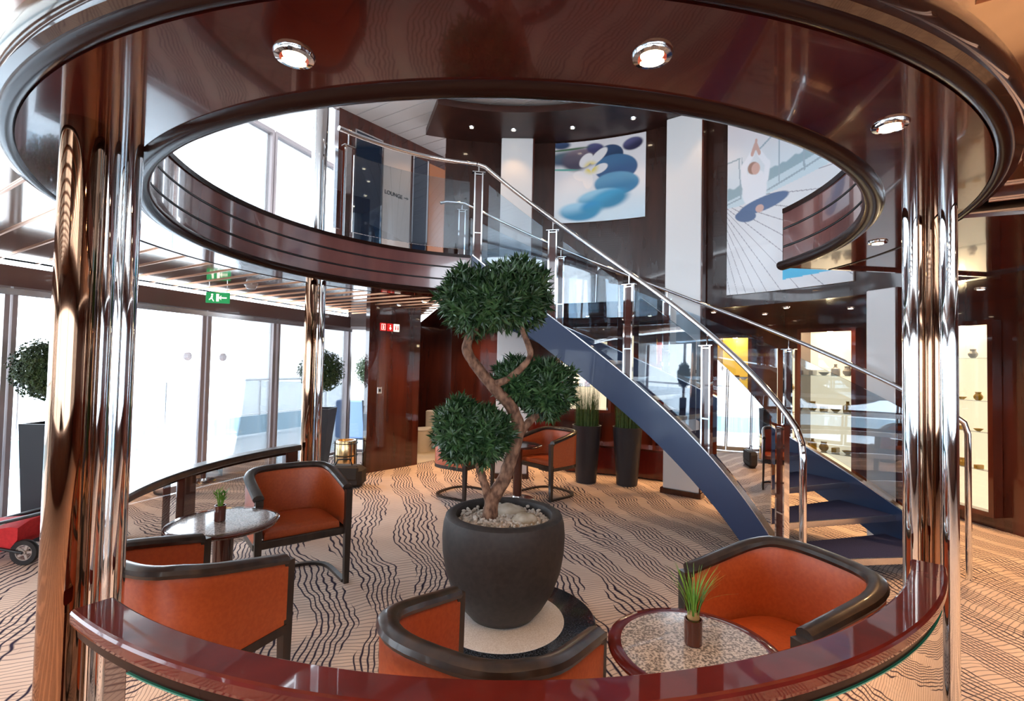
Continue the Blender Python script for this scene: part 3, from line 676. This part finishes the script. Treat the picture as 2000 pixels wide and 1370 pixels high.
MB().box(1.32, 1.60, -.03, 0, .02, 2.05).build('leaf', MATS['dark_blue_glass'], o); MB().box(1.30, 1.32, -.035, 0, 0, 2.07).box(1.60, 1.63, -.035, 0, 0, 2.07).build('frame', chrome, o)

# ================================================================== ARMCHAIRS
def upath(w, yf, yb, n=10, ex=2.8):
    """U-shaped plan path from left arm tip round the back to the right arm tip, front is +y"""
    P = []; ym = .02
    for i in range(4): P.append((-w, yf + (ym - yf) * i / 4))
    for i in range(2 * n + 1):
        t = PI * i / (2 * n); c, s = math.cos(t), math.sin(t)
        P.append((-w * math.copysign(abs(c) ** (2 / ex), c), ym - (ym - yb) * abs(s) ** (2 / ex)))
    for i in range(4): P.append((w, ym + (yf - ym) * (i + 1) / 4))
    return P
def usweep(P, secf):
    """secf(i,t,x,y)-> list of (offset outward, z)"""
    secs = []
    for i, (x, y) in enumerate(P):
        a = Vector(P[max(i - 1, 0)]); c = Vector(P[min(i + 1, len(P) - 1)]); d = (c - a).normalized(); n = Vector((d.y, -d.x))
        # outward = away from the inside
        if n.dot(Vector((x, y + .0)) - Vector((0, .05))) < 0: n = -n
        secs.append([(x + n.x * o, y + n.y * o, z) for o, z in secf(x, y)])
    return MB().sweep(secs)
CHW, CHF, CHB = .305, .27, -.27
def ztop(y): return .70 + .10 * clamp((.27 - y) / .46)
def make_chair(label, first=True):
    t = thing('armchair', label, 'armchair', group='orange tub armchairs')
    P = upath(CHW, CHF, CHB)
    obj_shell = usweep(P, lambda x, y: [(-.022, .43), (.022, .40), (.026, ztop(y) - .03), (.018, ztop(y) - .012), (-.018, ztop(y) - .012), (-.026, ztop(y) - .03)]); obj_shell.build('backrest', leather, t, True)
    n = 10
    usweep(P, lambda x, y: [(.038 * math.cos(2 * PI * k / n), ztop(y) + .006 + .026 * math.sin(2 * PI * k / n)) for k in range(n)]).build('top_rail', darkwood, t, True)
    usweep(P, lambda x, y: [(-.024, .365), (.027, .365), (.027, .405), (-.024, .405)]).build('seat_frame', darkwood, t, True)
    # seat cushion: rounded D slab
    ring = [(x * .90, max(y, CHB) * .92 + .0) for x, y in upath(CHW - .02, CHF + .0, CHB + .03, 8)]
    secs = []
    for sc, z in ((.96, .395), (1.0, .41), (1.0, .445), (.985, .460), (.93, .470), (.6, .476), (.2, .478)):
        secs.append([(x * sc, (y - .02) * sc + .02, z) for x, y in ring])
    MB().sweep(secs).build('seat', leather, t, True)
    MB().bbox(-.29, .29, .225, .272, .36, .415, .006).build('front_apron', darkwood, t)
    for s in (-1, 1):
        b = MB(); x = s * CHW
        v = []
        for z, w, d in ((0, .018, .018), (.36, .022, .024), (.70, .024, .028)):
            for (dx, dy) in ((-w, -d), (w, -d), (w, d), (-w, d)): v.append((x + dx, CHF + .012 + dy, z))
        b.add(v, [(3, 2, 1, 0), (8, 9, 10, 11)] + [(k * 4 + i, k * 4 + (i + 1) % 4, k * 4 + 4 + (i + 1) % 4, k * 4 + 4 + i) for k in range(2) for i in range(4)]); b.build('leg', darkwood, t)
    R = upath(CHW - .005, CHF - .01, CHB + .02)
    usweep(R, lambda x, y: [(-.018, .0), (.018, .0), (.018, .022), (-.018, .022)]).build('floor_runner', darkwood, t, True)
    MB().box(-.10, .10, -.06, .10, .30, .395).build('seat_support', blackp, t)
    return t
def place(o, x, y, fx, fy, label):
    o.location = (x, y, 0); o.rotation_euler.z = math.atan2(-fx, fy); o['label'] = label
c0 = make_chair('')
spots = [(.055 - .27 * .48, 1.92 - .27 * .88, .48, .88, 'orange tub armchair seen from behind at the near rail, beside the big tree pot'),
         (.96 + .27 * .94, 2.07 + .27 * .34, -.94, -.34, 'orange tub armchair at the right, by the granite table and stair foot'),
         (-1.34 - .27 * .41, 2.50 - .27 * .91, .41, .91, 'orange tub armchair at the left with its back to the viewer, behind the chrome columns'),
         (-1.455 - .27 * .62, 3.55 + .27 * .78, .62, -.78, 'orange tub armchair facing the viewer behind the left table, in front of the bronze column'),
         (-.62, 6.35, .75, -.45, 'distant orange tub armchair left of the small far table, behind the tree'),
         (.52, 6.45, -.75, -.65, 'distant orange tub armchair right of the small far table, beside the tall planters')]
for i, s in enumerate(spots): place(c0 if i == 0 else copy_tree(c0), *s)

# ================================================================== TABLES
def table(label, x, y, r, h, top_m, rim_m, base_r=.22):
    t = thing('round_table', label, 'table', (x, y, 0))
    MB().lathe([(r - .03, h - .022), (r - .008, h - .022), (r, h - .012), (r, h - .004), (r - .006, h), (r - .045, h), (r - .045, h - .004)], 56, cap=True).build('table_rim', rim_m, t, True)
    MB().lathe([(r - .0455, h - .01), (r - .0455, h + .0005), (r - .06, h + .001)], 56).build('table_top', top_m, t, True)
    MB().lathe([(.055, .02), (.055, h - .022)], 32).build('pedestal', mahog, t, True)
    MB().lathe([(base_r, 0), (base_r, .008), (base_r - .01, .014), (.07, .02), (.06, .05)], 48).build('base', brushed, t, True)
table('round granite-topped table with mahogany rim beside the near rail, right', .655, 1.74, .295, .68, granite, mahog_red)
table('round granite-topped table by the windows, left, holding a small plant', -1.71, 2.99, .305, .68, granite, mahog, .23)
table('small dark round table far behind the tree between two armchairs', .10, 6.12, .30, .68, granite_d, mahog)

# small potted table plants
def grass_pot(label, x, y, z, h, tall, seed, style):
    random.seed(seed)
    t = thing('potted_plant', label, 'plant', (x, y, z))
    MB().lathe([(.026, 0), (.030, .004), (.031, h), (.027, h), (.026, h - .012)], 28).build('pot', mat('brown_red_glazed_pot', (.09, .018, .010), .2, 0, .8), t, True)
    MB().lathe([(.026, h - .015), (.026, h - .010)], 20).build('soil', bark, t)
    b = MB()
    if style == 0:
        for k in range(70):
            a = random.uniform(0, 2 * PI); r0 = random.uniform(0, .02); L_ = tall * random.uniform(.6, 1.0); lean = random.uniform(.0, .5) * (1.9 if k % 12 == 0 else 1); w = random.uniform(.0014, .0026)
            p0 = Vector((r0 * math.cos(a), r0 * math.sin(a), h - .012)); d = Vector((math.cos(a), math.sin(a), 0)); s = Vector((-d.y, d.x, 0)); V = []
            for j in range(7):
                q = j / 6; p = p0 + d * (lean * L_ * q ** 1.9) + Vector((0, 0, L_ * q * (1 - .35 * lean * q))); ww = w * (1 - q ** 2) + .0003
                V += [p - s * ww, p + s * ww]
            b.add(V, [(2 * j, 2 * j + 1, 2 * j + 3, 2 * j + 2) for j in range(6)])
        MB().lathe([(.012, h - .012), (.022, h + .004), (.020, h + .018), (.010, h + .030)], 16).build('bulb_base', mat('bulb_tan', (.35, .24, .10), .7), t, True)
    else:
        for k in range(7):
            a = k * 2.4; p0 = Vector((.010 * math.cos(a), .010 * math.sin(a), h - .012)); top = p0 + Vector((.014 * math.cos(a), .014 * math.sin(a), tall * random.uniform(.55, .85)))
            b.tube([p0, (p0 + top) / 2, top], .0035, 6)
            for j in range(9):
                q = random.uniform(.35, 1); p = p0.lerp(top, q); aa = random.uniform(0, 2 * PI); d = Vector((math.cos(aa), math.sin(aa), .9)).normalized(); s = d.cross(Vector((0, 0, 1))).normalized() * .004; L_ = random.uniform(.03, .055)
                b.add([p, p + d * L_ * .4 + s, p + d * L_, p + d * L_ * .4 - s], [(0, 1, 2, 3)])
    b.build('foliage', grass_m, t)
grass_pot('small grassy plant in a dark red pot on the right granite table', .66, 1.765, .681, .088, .22, 4, 0)
grass_pot('small upright leafy plant in a dark red pot on the left table', -1.73, 2.98, .681, .095, .13, 5, 1)

# ================================================================== CENTRE TREE
o = thing('floor_disc', 'round inlaid disc of dark granite and cream terrazzo under the tree pot', 'floor plinth', (0, 3.25, 0))
MB().lathe([(.575, 0), (.575, .012), (.565, .018)], 80).build('granite_ring', granite_d, o, True)
d2 = MB().lathe([(.40, .015), (.40, .021), (.395, .022)], 72, c=(-.03, -.02)).build('terrazzo_disc', terrazzo, o, True)
tp = thing('potted_tree', 'cloud-pruned tree with twisted trunks in a large round charcoal pot', 'tree', (-.03, 3.29, .022))
prof = [(.20, 0), (.215, .006), (.27, .07), (.335, .18), (.378, .30), (.398, .42), (.403, .52), (.396, .60), (.383, .645), (.362, .66), (.335, .662), (.318, .652), (.312, .62), (.312, .55)]
MB().lathe(prof, 72).build('pot', potm, tp, True)
MB().lathe([(.311, .54), (.311, .596), (.1, .612), (.02, .615)], 40).build('soil', pebble_m, tp, True)
random.seed(3); b = MB()
for k in range(620):
    a = random.uniform(0, 2 * PI); r = .298 * math.sqrt(random.random()); s = random.uniform(.007, .016); x, y = r * math.cos(a), r * math.sin(a); z = .612 + random.uniform(-.002, .018)
    v = []; ax = [random.uniform(.7, 1.3) * s for _ in range(3)]; rot = Matrix.Rotation(random.uniform(0, 6), 3, 'Z') @ Matrix.Rotation(random.uniform(0, 3), 3, 'X')
    g = (1 + 5 ** .5) / 2
    for q in ((-1, g, 0), (1, g, 0), (-1, -g, 0), (1, -g, 0), (0, -1, g), (0, 1, g), (0, -1, -g), (0, 1, -g), (g, 0, -1), (g, 0, 1), (-g, 0, -1), (-g, 0, 1)):
        p = rot @ Vector((q[0] * ax[0] * .52, q[1] * ax[1] * .52, q[2] * ax[2] * .45)); v.append((x + p.x, y + p.y, z + p.z))
    b.add(v, [(0, 11, 5), (0, 5, 1), (0, 1, 7), (0, 7, 10), (0, 10, 11), (1, 5, 9), (5, 11, 4), (11, 10, 2), (10, 7, 6), (7, 1, 8), (3, 9, 4), (3, 4, 2), (3, 2, 6), (3, 6, 8), (3, 8, 9), (4, 9, 5), (2, 4, 11), (6, 2, 10), (8, 6, 7), (9, 8, 1)])
o = b.build('pebbles', pebble_m, tp, True); o['kind'] = 'stuff'
def rock(name, cx, cy, cz, r, mm, par, seed):
    v = []; f = []; n1, n2 = 14, 20
    for i in range(n1 + 1):
        th = PI * i / n1
        for j in range(n2):
            ph = 2 * PI * j / n2; d = Vector((math.sin(th) * math.cos(ph), math.sin(th) * math.sin(ph), math.cos(th))); k = 1 + .18 * noise.noise(d * 1.6 + Vector((seed, 0, 0)))
            v.append((cx + d.x * r[0] * k, cy + d.y * r[1] * k, cz + d.z * r[2] * k))
    for i in range(n1):
        for j in range(n2): f.append((i * n2 + j, i * n2 + n2 + j, i * n2 + n2 + (j + 1) % n2, i * n2 + (j + 1) % n2))
    return obj(name, v, f, mm, par, True)
rockm = noisy('pale_rock', (.38, .32, .22), (.62, .58, .50), 12, .7, bump=.5)
rock('rock', .02, .12, .62, (.13, .09, .055), rockm, tp, 1); rock('rock', .14, -.06, .62, (.09, .075, .05), rockm, tp, 5)
def px(u, v, Y):
    """ray of a photo pixel met at depth Y, used only to read off measured positions of the trunk"""
    x = (u - 1000) / FPX; y = (685 - v) / FPX; x, y = cr * x - sr * y, sr * x + cr * y
    d = Vector((x, cp - sp * y, sp + cp * y)); return EYE + d * (Y / d.y)
def crom(P, n=6):
    out = []
    for i in range(len(P) - 1):
        p0, p1, p2, p3 = P[max(i - 1, 0)], P[i], P[i + 1], P[min(i + 2, len(P) - 1)]
        for k in range(n):
            t = k / n; out.append(.5 * ((2 * p1) + (p2 - p0) * t + (2 * p0 - 5 * p1 + 4 * p2 - p3) * t * t + (3 * p1 - p0 - 3 * p2 + p3) * t ** 3))
    out.append(P[-1]); return out
def branch(name, pts, r0, r1, seed=0):
    P = crom([Vector(p) - tp.location for p in pts]); n = len(P)
    rs = [(r0 + (r1 - r0) * i / (n - 1)) * (1 + .13 * noise.noise(Vector((i * .35, seed, 0)))) for i in range(n)]
    b = MB().tube(P, rs, 12)
    # knobbly bark
    b.v = [tuple(Vector(p) + Vector((1, 0, 0)) * .006 * noise.noise(Vector(p) * 30) + Vector((0, 1, 0)) * .006 * noise.noise(Vector(p) * 30 + Vector((9, 0, 0)))) for p in b.v]
    return b.build(name, bark, tp, True)
T = [(px(957, 1012, 3.27)), px(962, 975, 3.28), px(985, 935, 3.29), px(1003, 880, 3.30), px(1012, 835, 3.30), px(998, 795, 3.29), px(965, 758, 3.27), px(930, 715, 3.26), px(912, 682, 3.26), px(922, 648, 3.28), px(945, 610, 3.30)]
branch('trunk', T, .050, .030, 1)
branch('branch', [px(958, 752, 3.27), px(990, 742, 3.25), px(1022, 715, 3.24), px(1036, 690, 3.25), px(1024, 655, 3.28), px(1010, 615, 3.31)], .024, .018, 2)
branch('branch', [px(1006, 862, 3.30), px(1030, 828, 3.33), px(1052, 805, 3.38), px(1056, 770, 3.42)], .032, .018, 3)
branch('branch', [px(958, 992, 3.27), px(948, 950, 3.25), px(936, 915, 3.22), px(933, 885, 3.20), px(930, 850, 3.2)], .032, .016, 4)
def leaves(name, blobs, n, ln, wd, m, parent, seed, per=7, world=True, spread=1.0, lump=.32):
    random.seed(seed); b = MB(); L0 = parent.location
    tot = sum(r[0] * r[2] for _, r in blobs)
    for c, r in blobs:
        N_ = int(n * r[0] * r[2] / tot)
        for k in range(N_):
            z = 1 - 2 * (k + .5) / N_; ph = k * 2.39996; s = math.sqrt(1 - z * z); d = Vector((s * math.cos(ph), s * math.sin(ph), z))
            d = (d + Vector([random.uniform(-.12, .12) for _ in range(3)])).normalized(); q = random.uniform(.68, 1.04) * (1 + lump * noise.noise(d * 2.6 + c * 3))
            p = Vector((d.x * r[0] * q, d.y * r[1] * q, d.z * r[2] * q)) + c - (L0 if world else Vector())
            up = (d + Vector((0, 0, .35))).normalized(); t1 = up.cross(Vector((.3, .8, .1))).normalized(); t2 = up.cross(t1)
            for j in range(per):
                a = 2 * PI * j / per + random.uniform(-.4, .4); tilt = random.uniform(.35, 1.25) * spread
                dd = (up * math.cos(tilt) + (t1 * math.cos(a) + t2 * math.sin(a)) * math.sin(tilt)).normalized(); sd = dd.cross(up).normalized() * wd * random.uniform(.8, 1.2); l = ln * random.uniform(.7, 1.15)
                nrm = sd.cross(dd).normalized() * wd * .35
                b.add([p, p + dd * l * .45 + sd - nrm, p + dd * l - nrm * 2.5, p + dd * l * .45 - sd - nrm, p + dd * l * .5], [(0, 1, 4), (1, 2, 4), (0, 4, 3), (4, 2, 3)])
    return b.build(name, m, parent)


leaves('foliage', [(px(925, 588, 3.30), Vector((.205, .19, .20))), (px(1010, 572, 3.34), Vector((.215, .20, .215))), (px(968, 590, 3.22), Vector((.17, .15, .15)))], 1050, .085, .0105, leaf_m, tp, 11)
leaves('foliage', [(px(1012, 745, 3.42), Vector((.15, .15, .15))), (px(1068, 760, 3.44), Vector((.175, .16, .19)))], 640, .080, .0100, leaf_m, tp, 12)
leaves('foliage', [(px(900, 840, 3.20), Vector((.15, .16, .185))), (px(945, 848, 3.20), Vector((.16, .16, .165)))], 640, .080, .0100, leaf_m, tp, 13)

# ================================================================== PLANTERS
def topiary(label, x, y, hp=.92, rb=.33, zc=1.50, seed=1, w=.15):
    t = thing('topiary', label, 'plant', (x, y, 0))
    b = MB(); v = []
    for z, r in ((0, .10), (hp, w), (hp, w - .02), (hp - .05, w - .02)):
        for a in range(4): A = PI / 4 + a * PI / 2; v.append((r * 1.414 * math.cos(A), r * 1.414 * math.sin(A), z))
    b.add(v, [(3, 2, 1, 0), (12, 13, 14, 15)] + [(k * 4 + i, k * 4 + (i + 1) % 4, k * 4 + 4 + (i + 1) % 4, k * 4 + 4 + i) for k in range(3) for i in range(4)]); b.build('planter', planterm, t)
    MB().tube([(0, 0, hp - .06), (.01, 0, zc - .1)], .016, 8).build('stem', bark, t, True)
    leaves('foliage', [(Vector((0, 0, zc)), Vector((rb, rb, rb))), (Vector((0, 0, zc)), Vector((rb * .86, rb * .86, rb * .86)))], 2600, .026, .008, leaf_b, t, seed, per=6, world=False, lump=.08)
topiary('clipped ball topiary in a tall dark planter at the far left window', -4.22, 4.52, hp=1.04, rb=.275, zc=1.53, seed=21, w=.14)
topiary('clipped ball topiary in a tall dark planter behind the middle column', -2.98, 7.75, seed=22, w=.19)
topiary('clipped ball topiary outside, half hidden by the panelled wall', -2.72, 9.65, seed=23)
def grass_planter(label, x, y, seed):
    random.seed(seed); t = thing('grass_planter', label, 'plant', (x, y, 0))
    MB().lathe([(.135, 0), (.145, .01), (.205, .80), (.21, .815), (.19, .815), (.185, .77)], 40).build('planter', planterm, t, True)
    b = MB()
    for k in range(420):
        a = random.uniform(0, 2 * PI); r0 = .17 * math.sqrt(random.random()); L_ = random.uniform(.42, .68); lean = random.uniform(-.02, .12)
        p0 = Vector((r0 * math.cos(a), r0 * math.sin(a), .77)); d = Vector((math.cos(a), math.sin(a), 0)); s = Vector((-math.sin(k), math.cos(k), 0)) * .003
        V = []
        for j in range(4): q = j / 3; p = p0 + d * lean * L_ * q * q + Vector((0, 0, L_ * q)); w = s * (1 - q * .9); V += [p - w, p + w]
        b.add(V, [(2 * j, 2 * j + 1, 2 * j + 3, 2 * j + 2) for j in range(3)])
    b.build('grass', tallgrass, t)
grass_planter('tall round dark planter of upright grass, left of two under the stair', 1.10, 7.12, 31)
grass_planter('tall round dark planter of upright grass, right of two under the stair', 1.66, 7.00, 32)

# ================================================================== LEFT BACK CORNER
t = thing('waste_bin', 'cylindrical polished metal waste bin in a wire stand by the panelled wall', 'bin', (-2.42, 7.3, 0))
MB().lathe([(.14, .06), (.145, .07), (.145, .49), (.14, .50), (.12, .50), (.12, .45)], 36).build('bin_body', goldm, t, True)
b = MB()
for z in (.04, .28, .46): b.tube([(.17 * math.cos(2 * PI * i / 24), .17 * math.sin(2 * PI * i / 24), z) for i in range(25)], .006, 6)
for k in range(4): a = PI / 4 + k * PI / 2; b.tube([(.17 * math.cos(a), .17 * math.sin(a), 0), (.17 * math.cos(a), .17 * math.sin(a), .50)], .008, 6)
b.build('wire_stand', blackp, t, True)
t = thing('travel_bag', 'dark brown travel bag on the floor by the metal bin', 'bag', (-2.16, 6.62, 0))
MB().bbox(-.34, .22, -.15, .15, 0, .27, .05).build('bag_body', mat('dark_bag_fabric', (.03, .022, .016), .7), t, True)
MB().bbox(-.30, .18, -.165, -.10, .10, .285, .02).build('flap', MATS['dark_bag_fabric'], t, True)
MB().tube([(-.18, 0, .26), (-.14, .02, .34), (.02, .02, .35), (.06, 0, .26)], .010, 8).build('handle', blackp, t, True)
t = thing('covered_table', 'pale blue cloth-covered table outside the corner window', 'table', (-3.25, 11.0, 0))
MB().bbox(-.55, .6, -.3, .3, 0, .82, .03).build('cloth', mat('pale_blue_cloth', (.16, .24, .42), .7), t)
t = thing('toilet', 'cream toilet seen through the washroom doorway', 'toilet', (-1.62, 9.3, .006)); t.rotation_euler.z = -.5
b = MB(); secs = []
for z, sx, sy in ((0, .11, .16), (.06, .11, .17), (.2, .13, .20), (.34, .18, .26), (.38, .19, .27), (.40, .19, .27)):
    secs.append([(sx * math.cos(2 * PI * i / 28), sy * math.sin(2 * PI * i / 28), z) for i in range(28)])
b.sweep(secs).build('bowl', cream_p, t, True)
MB().sweep([[(r * .19 * math.cos(2 * PI * i / 28), r * .27 * math.sin(2 * PI * i / 28), z) for i in range(28)] for z, r in ((.405, 1.0), (.42, 1.02), (.43, .96))]).build('lid', cream_p, t, True)
MB().bbox(-.18, .18, .24, .38, .2, .74, .02).build('cistern', cream_p, t)
# stroller
t = thing('stroller', 'red folded pushchair with grey wheels at the left edge by the window', 'stroller', (-4.0, 4.06, 0)); t.rotation_euler.z = .12
for i, (x, y) in enumerate(((.18, -.16), (.18, .2), (-.35, -.16), (-.35, .2))):
    M = Matrix.Translation((x, y, .10)) @ Matrix.Rotation(PI / 2, 4, 'X')
    w = MB().lathe([(.062, -.016), (.095, -.018), (.1, -.008), (.1, .008), (.095, .018), (.062, .016)], 28, M=M, cap=False).lathe([(.062, .016), (.062, -.016)], 28, M=M, cap=False).build('wheel', blackp, t, True)
    hb = MB().lathe([(.018, -.02), (.018, .02)], 14, M=M)
    for k in range(5): hb.box(.012, .064, -.009, .009, -.006, .006, M @ Matrix.Rotation(k * 2 * PI / 5, 4, 'Z'))
    hb.lathe([(.056, -.012), (.064, -.012), (.064, .012), (.056, .012), (.056, -.012)], 24, M=M, cap=False).build('wheel_hub', beige_panel, w)
MB().sweep([[(x, y, z) for (y, z) in ((-.17, zz), (.21, zz), (.21, zz + hh), (.1, zz + hh + .03), (-.06, zz + hh + .03), (-.17, zz + hh))] for x, zz, hh in ((-.48, .13, .10), (-.3, .09, .17), (-.05, .09, .19), (.08, .13, .17), (.13, .20, .09))]).build('seat_fabric', redfab, t, True)
MB().tube([(.18, -.18, .10), (0, -.18, .14), (-.5, -.18, .16)], .012, 8).tube([(.18, .22, .10), (0, .22, .14), (-.5, .22, .16)], .012, 8).tube([(.18, -.18, .1), (.18, .22, .1)], .010, 8).tube([(-.35, -.18, .1), (-.35, .22, .1)], .010, 8).build('chassis', blackp, t, True)
MB().tube([(-.4, -.19, .22), (-.1, -.19, .31), (.15, -.19, .37), (.5, -.19, .46)], .014, 8).tube([(-.4, .23, .22), (.15, .23, .37), (.5, .23, .46)], .014, 8).tube([(.5, -.19, .46), (.5, .23, .46)], .018, 10).build('handle', blackp, t, True)
MB().tube([(-.5, -.185, .17), (-.2, -.19, .24), (.06, -.19, .34)], .008, 8).build('strut', brushed, t, True)

# ================================================================== SHOP DISPLAYS
def item(kind, p, s, mm, label, cat, group, rz=0):
    s *= {'bottle': 1.45, 'vase': 1.2, 'bowl': .85, 'box': 1.1}[kind]
    if kind == 'bottle': prof = [(.3, 0), (.34, .03), (.34, .6), (.12, .78), (.12, .96), (.15, 1.0)]
    elif kind == 'vase': prof = [(.22, 0), (.42, .25), (.45, .5), (.25, .8), (.3, 1.0)]
    elif kind == 'bowl': prof = [(.2, 0), (.3, .05), (.7, .45), (.72, .5), (.66, .5), (.3, .12)]
    else: prof = None
    if prof: b = MB().lathe([(r * s, z * s) for r, z in prof], 20)
    else: b = MB().bbox(-s * .55, s * .55, -s * .25, s * .25, 0, s * .6, s * .05)
    o = b.build({'bottle': 'bottle', 'vase': 'vase', 'bowl': 'glass_bowl', 'box': 'gift_box'}[kind], mm, None, True); o.location = p; o.rotation_euler.z = rz; return tag(o, label, cat, group)
def showcase(label, M, w, z0, z1, dep, shelves, back=caseglow, wide=.05):
    """glazed niche: local x along wall, y into the wall"""
    t = thing('display_case', label, 'display case'); t.matrix_world = M
    MB().box(-w / 2, w / 2, -.005, .0, z0, z1).build('back_panel', back, t)
    f = MB().box(-w / 2 - wide, -w / 2, -dep, 0, z0 - wide, z1 + wide).box(w / 2, w / 2 + wide, -dep, 0, z0 - wide, z1 + wide).box(-w / 2, w / 2, -dep, 0, z0 - wide, z0).box(-w / 2, w / 2, -dep, 0, z1, z1 + wide)
    f.build('frame', mahog, t)
    for z in shelves: MB().box(-w / 2, w / 2, -dep + .03, -.006, z - .006, z).build('shelf', glass_b, t)
    MB().box(-w / 2, w / 2, -dep + .004, -dep + .010, z0, z1).build('glass_front', glass, t)
    lamp(t, (0, -dep * .5, z1 - .03), 5, 'POINT', col=(1, .75, .45), size=.04)
    return t
def arcM(r, a):
    p = pol(r, a); A = math.radians(a); M = Matrix.Identity(4); out = Vector((math.cos(A), math.sin(A), 0)); tng = Vector((math.sin(A), -math.cos(A), 0))
    for i in range(3): M[i][0] = tng[i]; M[i][1] = out[i]; M[i][2] = (0, 0, 1)[i]
    M.translation = (p.x, p.y, 0); return M
M1 = arcM(5.69, 36.5); sh1 = (.55, 1.10, 1.60)
showcase('lit display case behind the stair with yellow glassware on its shelf', M1, .62, .15, 2.2, .32, sh1)
kinds = ['bottle', 'vase', 'box', 'bowl']
for j, z in enumerate(sh1):
    for k in range(4):
        p = M1 @ Vector((-.22 + .145 * k, -.16, z + .001)); kd = kinds[(k + j) % 4]
        item(kd, p, .11, amber if j != 2 else white_p, '%s on the %s shelf of the lit case behind the stair' % (('leftmost', 'second', 'third', 'rightmost')[k] + ' ornament', ('lowest', 'middle', 'upper')[j]), 'ornament', 'ornaments on the %s shelf behind the stair' % ('lowest', 'middle', 'upper')[j], math.radians(36.5))
M2 = arcM(5.69, 50); yel = mat('yellow_backlit_panel', (.8, .45, .05), .5, emit=(1, .5, .06), es=.8)
showcase('narrow yellow backlit case deep in the shop', M2, .45, .3, 2.15, .28, (.9, 1.5), yel)
for j, z in enumerate((.9, 1.5)):
    for k in range(3):
        item(kinds[(k + j) % 4], M2 @ Vector((-.13 + .13 * k, -.14, z + .001)), .11, goldm, '%s gold ornament on the %s shelf of the yellow case' % (('left', 'middle', 'right')[k], ('lower', 'upper')[j]), 'ornament', 'gold ornaments on the %s shelf of the yellow case' % ('lower', 'upper')[j])
M3 = arcM(5.69, 60); showcase('red goods case left of the yellow one in the shop', M3, .5, .3, 2.1, .28, (.8, 1.25, 1.7), redgoods)
for j, z in enumerate((.8, 1.25, 1.7)):
    for k in range(3):
        item('box', M3 @ Vector((-.15 + .15 * k, -.14, z + .001)), .11, redgoods if k % 2 else goldm, '%s gift box on the %s shelf of the red goods case' % (('left', 'middle', 'right')[k], ('bottom', 'middle', 'top')[j]), 'box', 'gift boxes in row %s of the red goods case' % ('one', 'two', 'three')[j])
M4 = arcM(5.69, 76); showcase('warm lit shop case seen below the upper flight of the stair', M4, .9, .9, 2.1, .3, (1.3, 1.7))
for j, z in enumerate((1.3, 1.7)):
    for k in range(6):
        item(kinds[(k + j) % 3], M4 @ Vector((-.36 + .145 * k, -.15, z + .001)), .10, (redgoods, amber, goldm)[(k + j) % 3], '%s ornament on the %s shelf of the case below the upper flight' % (('leftmost', 'second', 'third', 'fourth', 'fifth', 'rightmost')[k], ('lower', 'upper')[j]), 'ornament', 'ornaments on the %s shelf of the case below the upper flight' % ('lower', 'upper')[j])
# red display unit with shining goods beside the first pilaster
M5 = arcM(4.75, 84); t = thing('gift_stand', 'dark red display stand of shining goods behind the distant armchair', 'display stand'); t.matrix_world = M5
MB().bbox(-.22, .22, -.12, .12, 0, .75, .01).build('cabinet', mahog_red, t); MB().box(-.22, .22, -.10, .10, 1.0, 1.012).box(-.22, .22, -.10, .10, 1.25, 1.262).build('shelf', glass_b, t); MB().box(-.22, -.20, .08, .1, .75, 1.5).box(.2, .22, .08, .1, .75, 1.5).build('frame', goldm, t)
for j, z in enumerate((.75, 1.012, 1.262)):
    for k in range(4): item(('bottle', 'box')[(k + j) % 2], M5 @ Vector((-.15 + .10 * k, 0, z + .001)), .085, redgoods if (k + j) % 3 else goldm, '%s gift on the %s of the dark red display stand' % (('leftmost', 'second', 'third', 'rightmost')[k], ('cabinet top', 'middle shelf', 'top shelf')[j]), 'gift', 'red gifts on tier %s of the stand' % ('one', 'two', 'three')[j])
# low counter behind the planters
t = thing('low_counter', 'low dark red lacquered counter behind the grass planters', 'counter', pol(4.5, 68, 0))
MB().arc(rect(4.35, 4.75, .02, .42), 57, 78, 20).build('cabinet', mahog_red, t, True, world=True)
MB().arc(rect(4.32, 4.77, .42, .45), 56.6, 78.4, 20).build('worktop', mahog, t, True, world=True)
# right wall showcase
Mr = Matrix.Identity(4); dr = (rwp(5.0) - rwp(6.0)).normalized(); nr = Vector((-dr.y, dr.x, 0)); nr = nr if nr.x > 0 else -nr
pr = rwp(5.62)
for i in range(3): Mr[i][0] = dr[i]; Mr[i][1] = nr[i]; Mr[i][2] = (0, 0, 1)[i]
Mr.translation = (pr.x - .01, pr.y, 0)
shr = (.62, 1.03, 1.37, 1.84)
showcase('tall lit display case in the right-hand wall beyond the columns', Mr, .62, .19, 2.2, .12, shr)
for j, z in enumerate(shr[:3]):
    nm = ('lowest', 'second', 'third')[j]
    for k in range(3): item(('bowl', 'vase', 'box')[(k + j) % 3], Mr @ Vector((-.17 + .17 * k, -.055, z + .001)), (.072, .078, .070)[(k + j) % 3], amber, '%s amber ornament on the %s shelf of the right wall case' % (('left', 'middle', 'right')[k], nm), 'ornament', 'amber ornaments on the %s shelf of the right wall case' % nm)
item('vase', Mr @ Vector((.12, -.055, 1.841)), .082, white_p, 'pale vase on the top shelf of the right wall case', 'vase', None)
b = MB()
for y in (4.98,): b.box(rwp(y).x - .012, rwp(y).x + .0, y - .012, y + .012, .0, ZC)
struct(b.build('trim_16', ink))
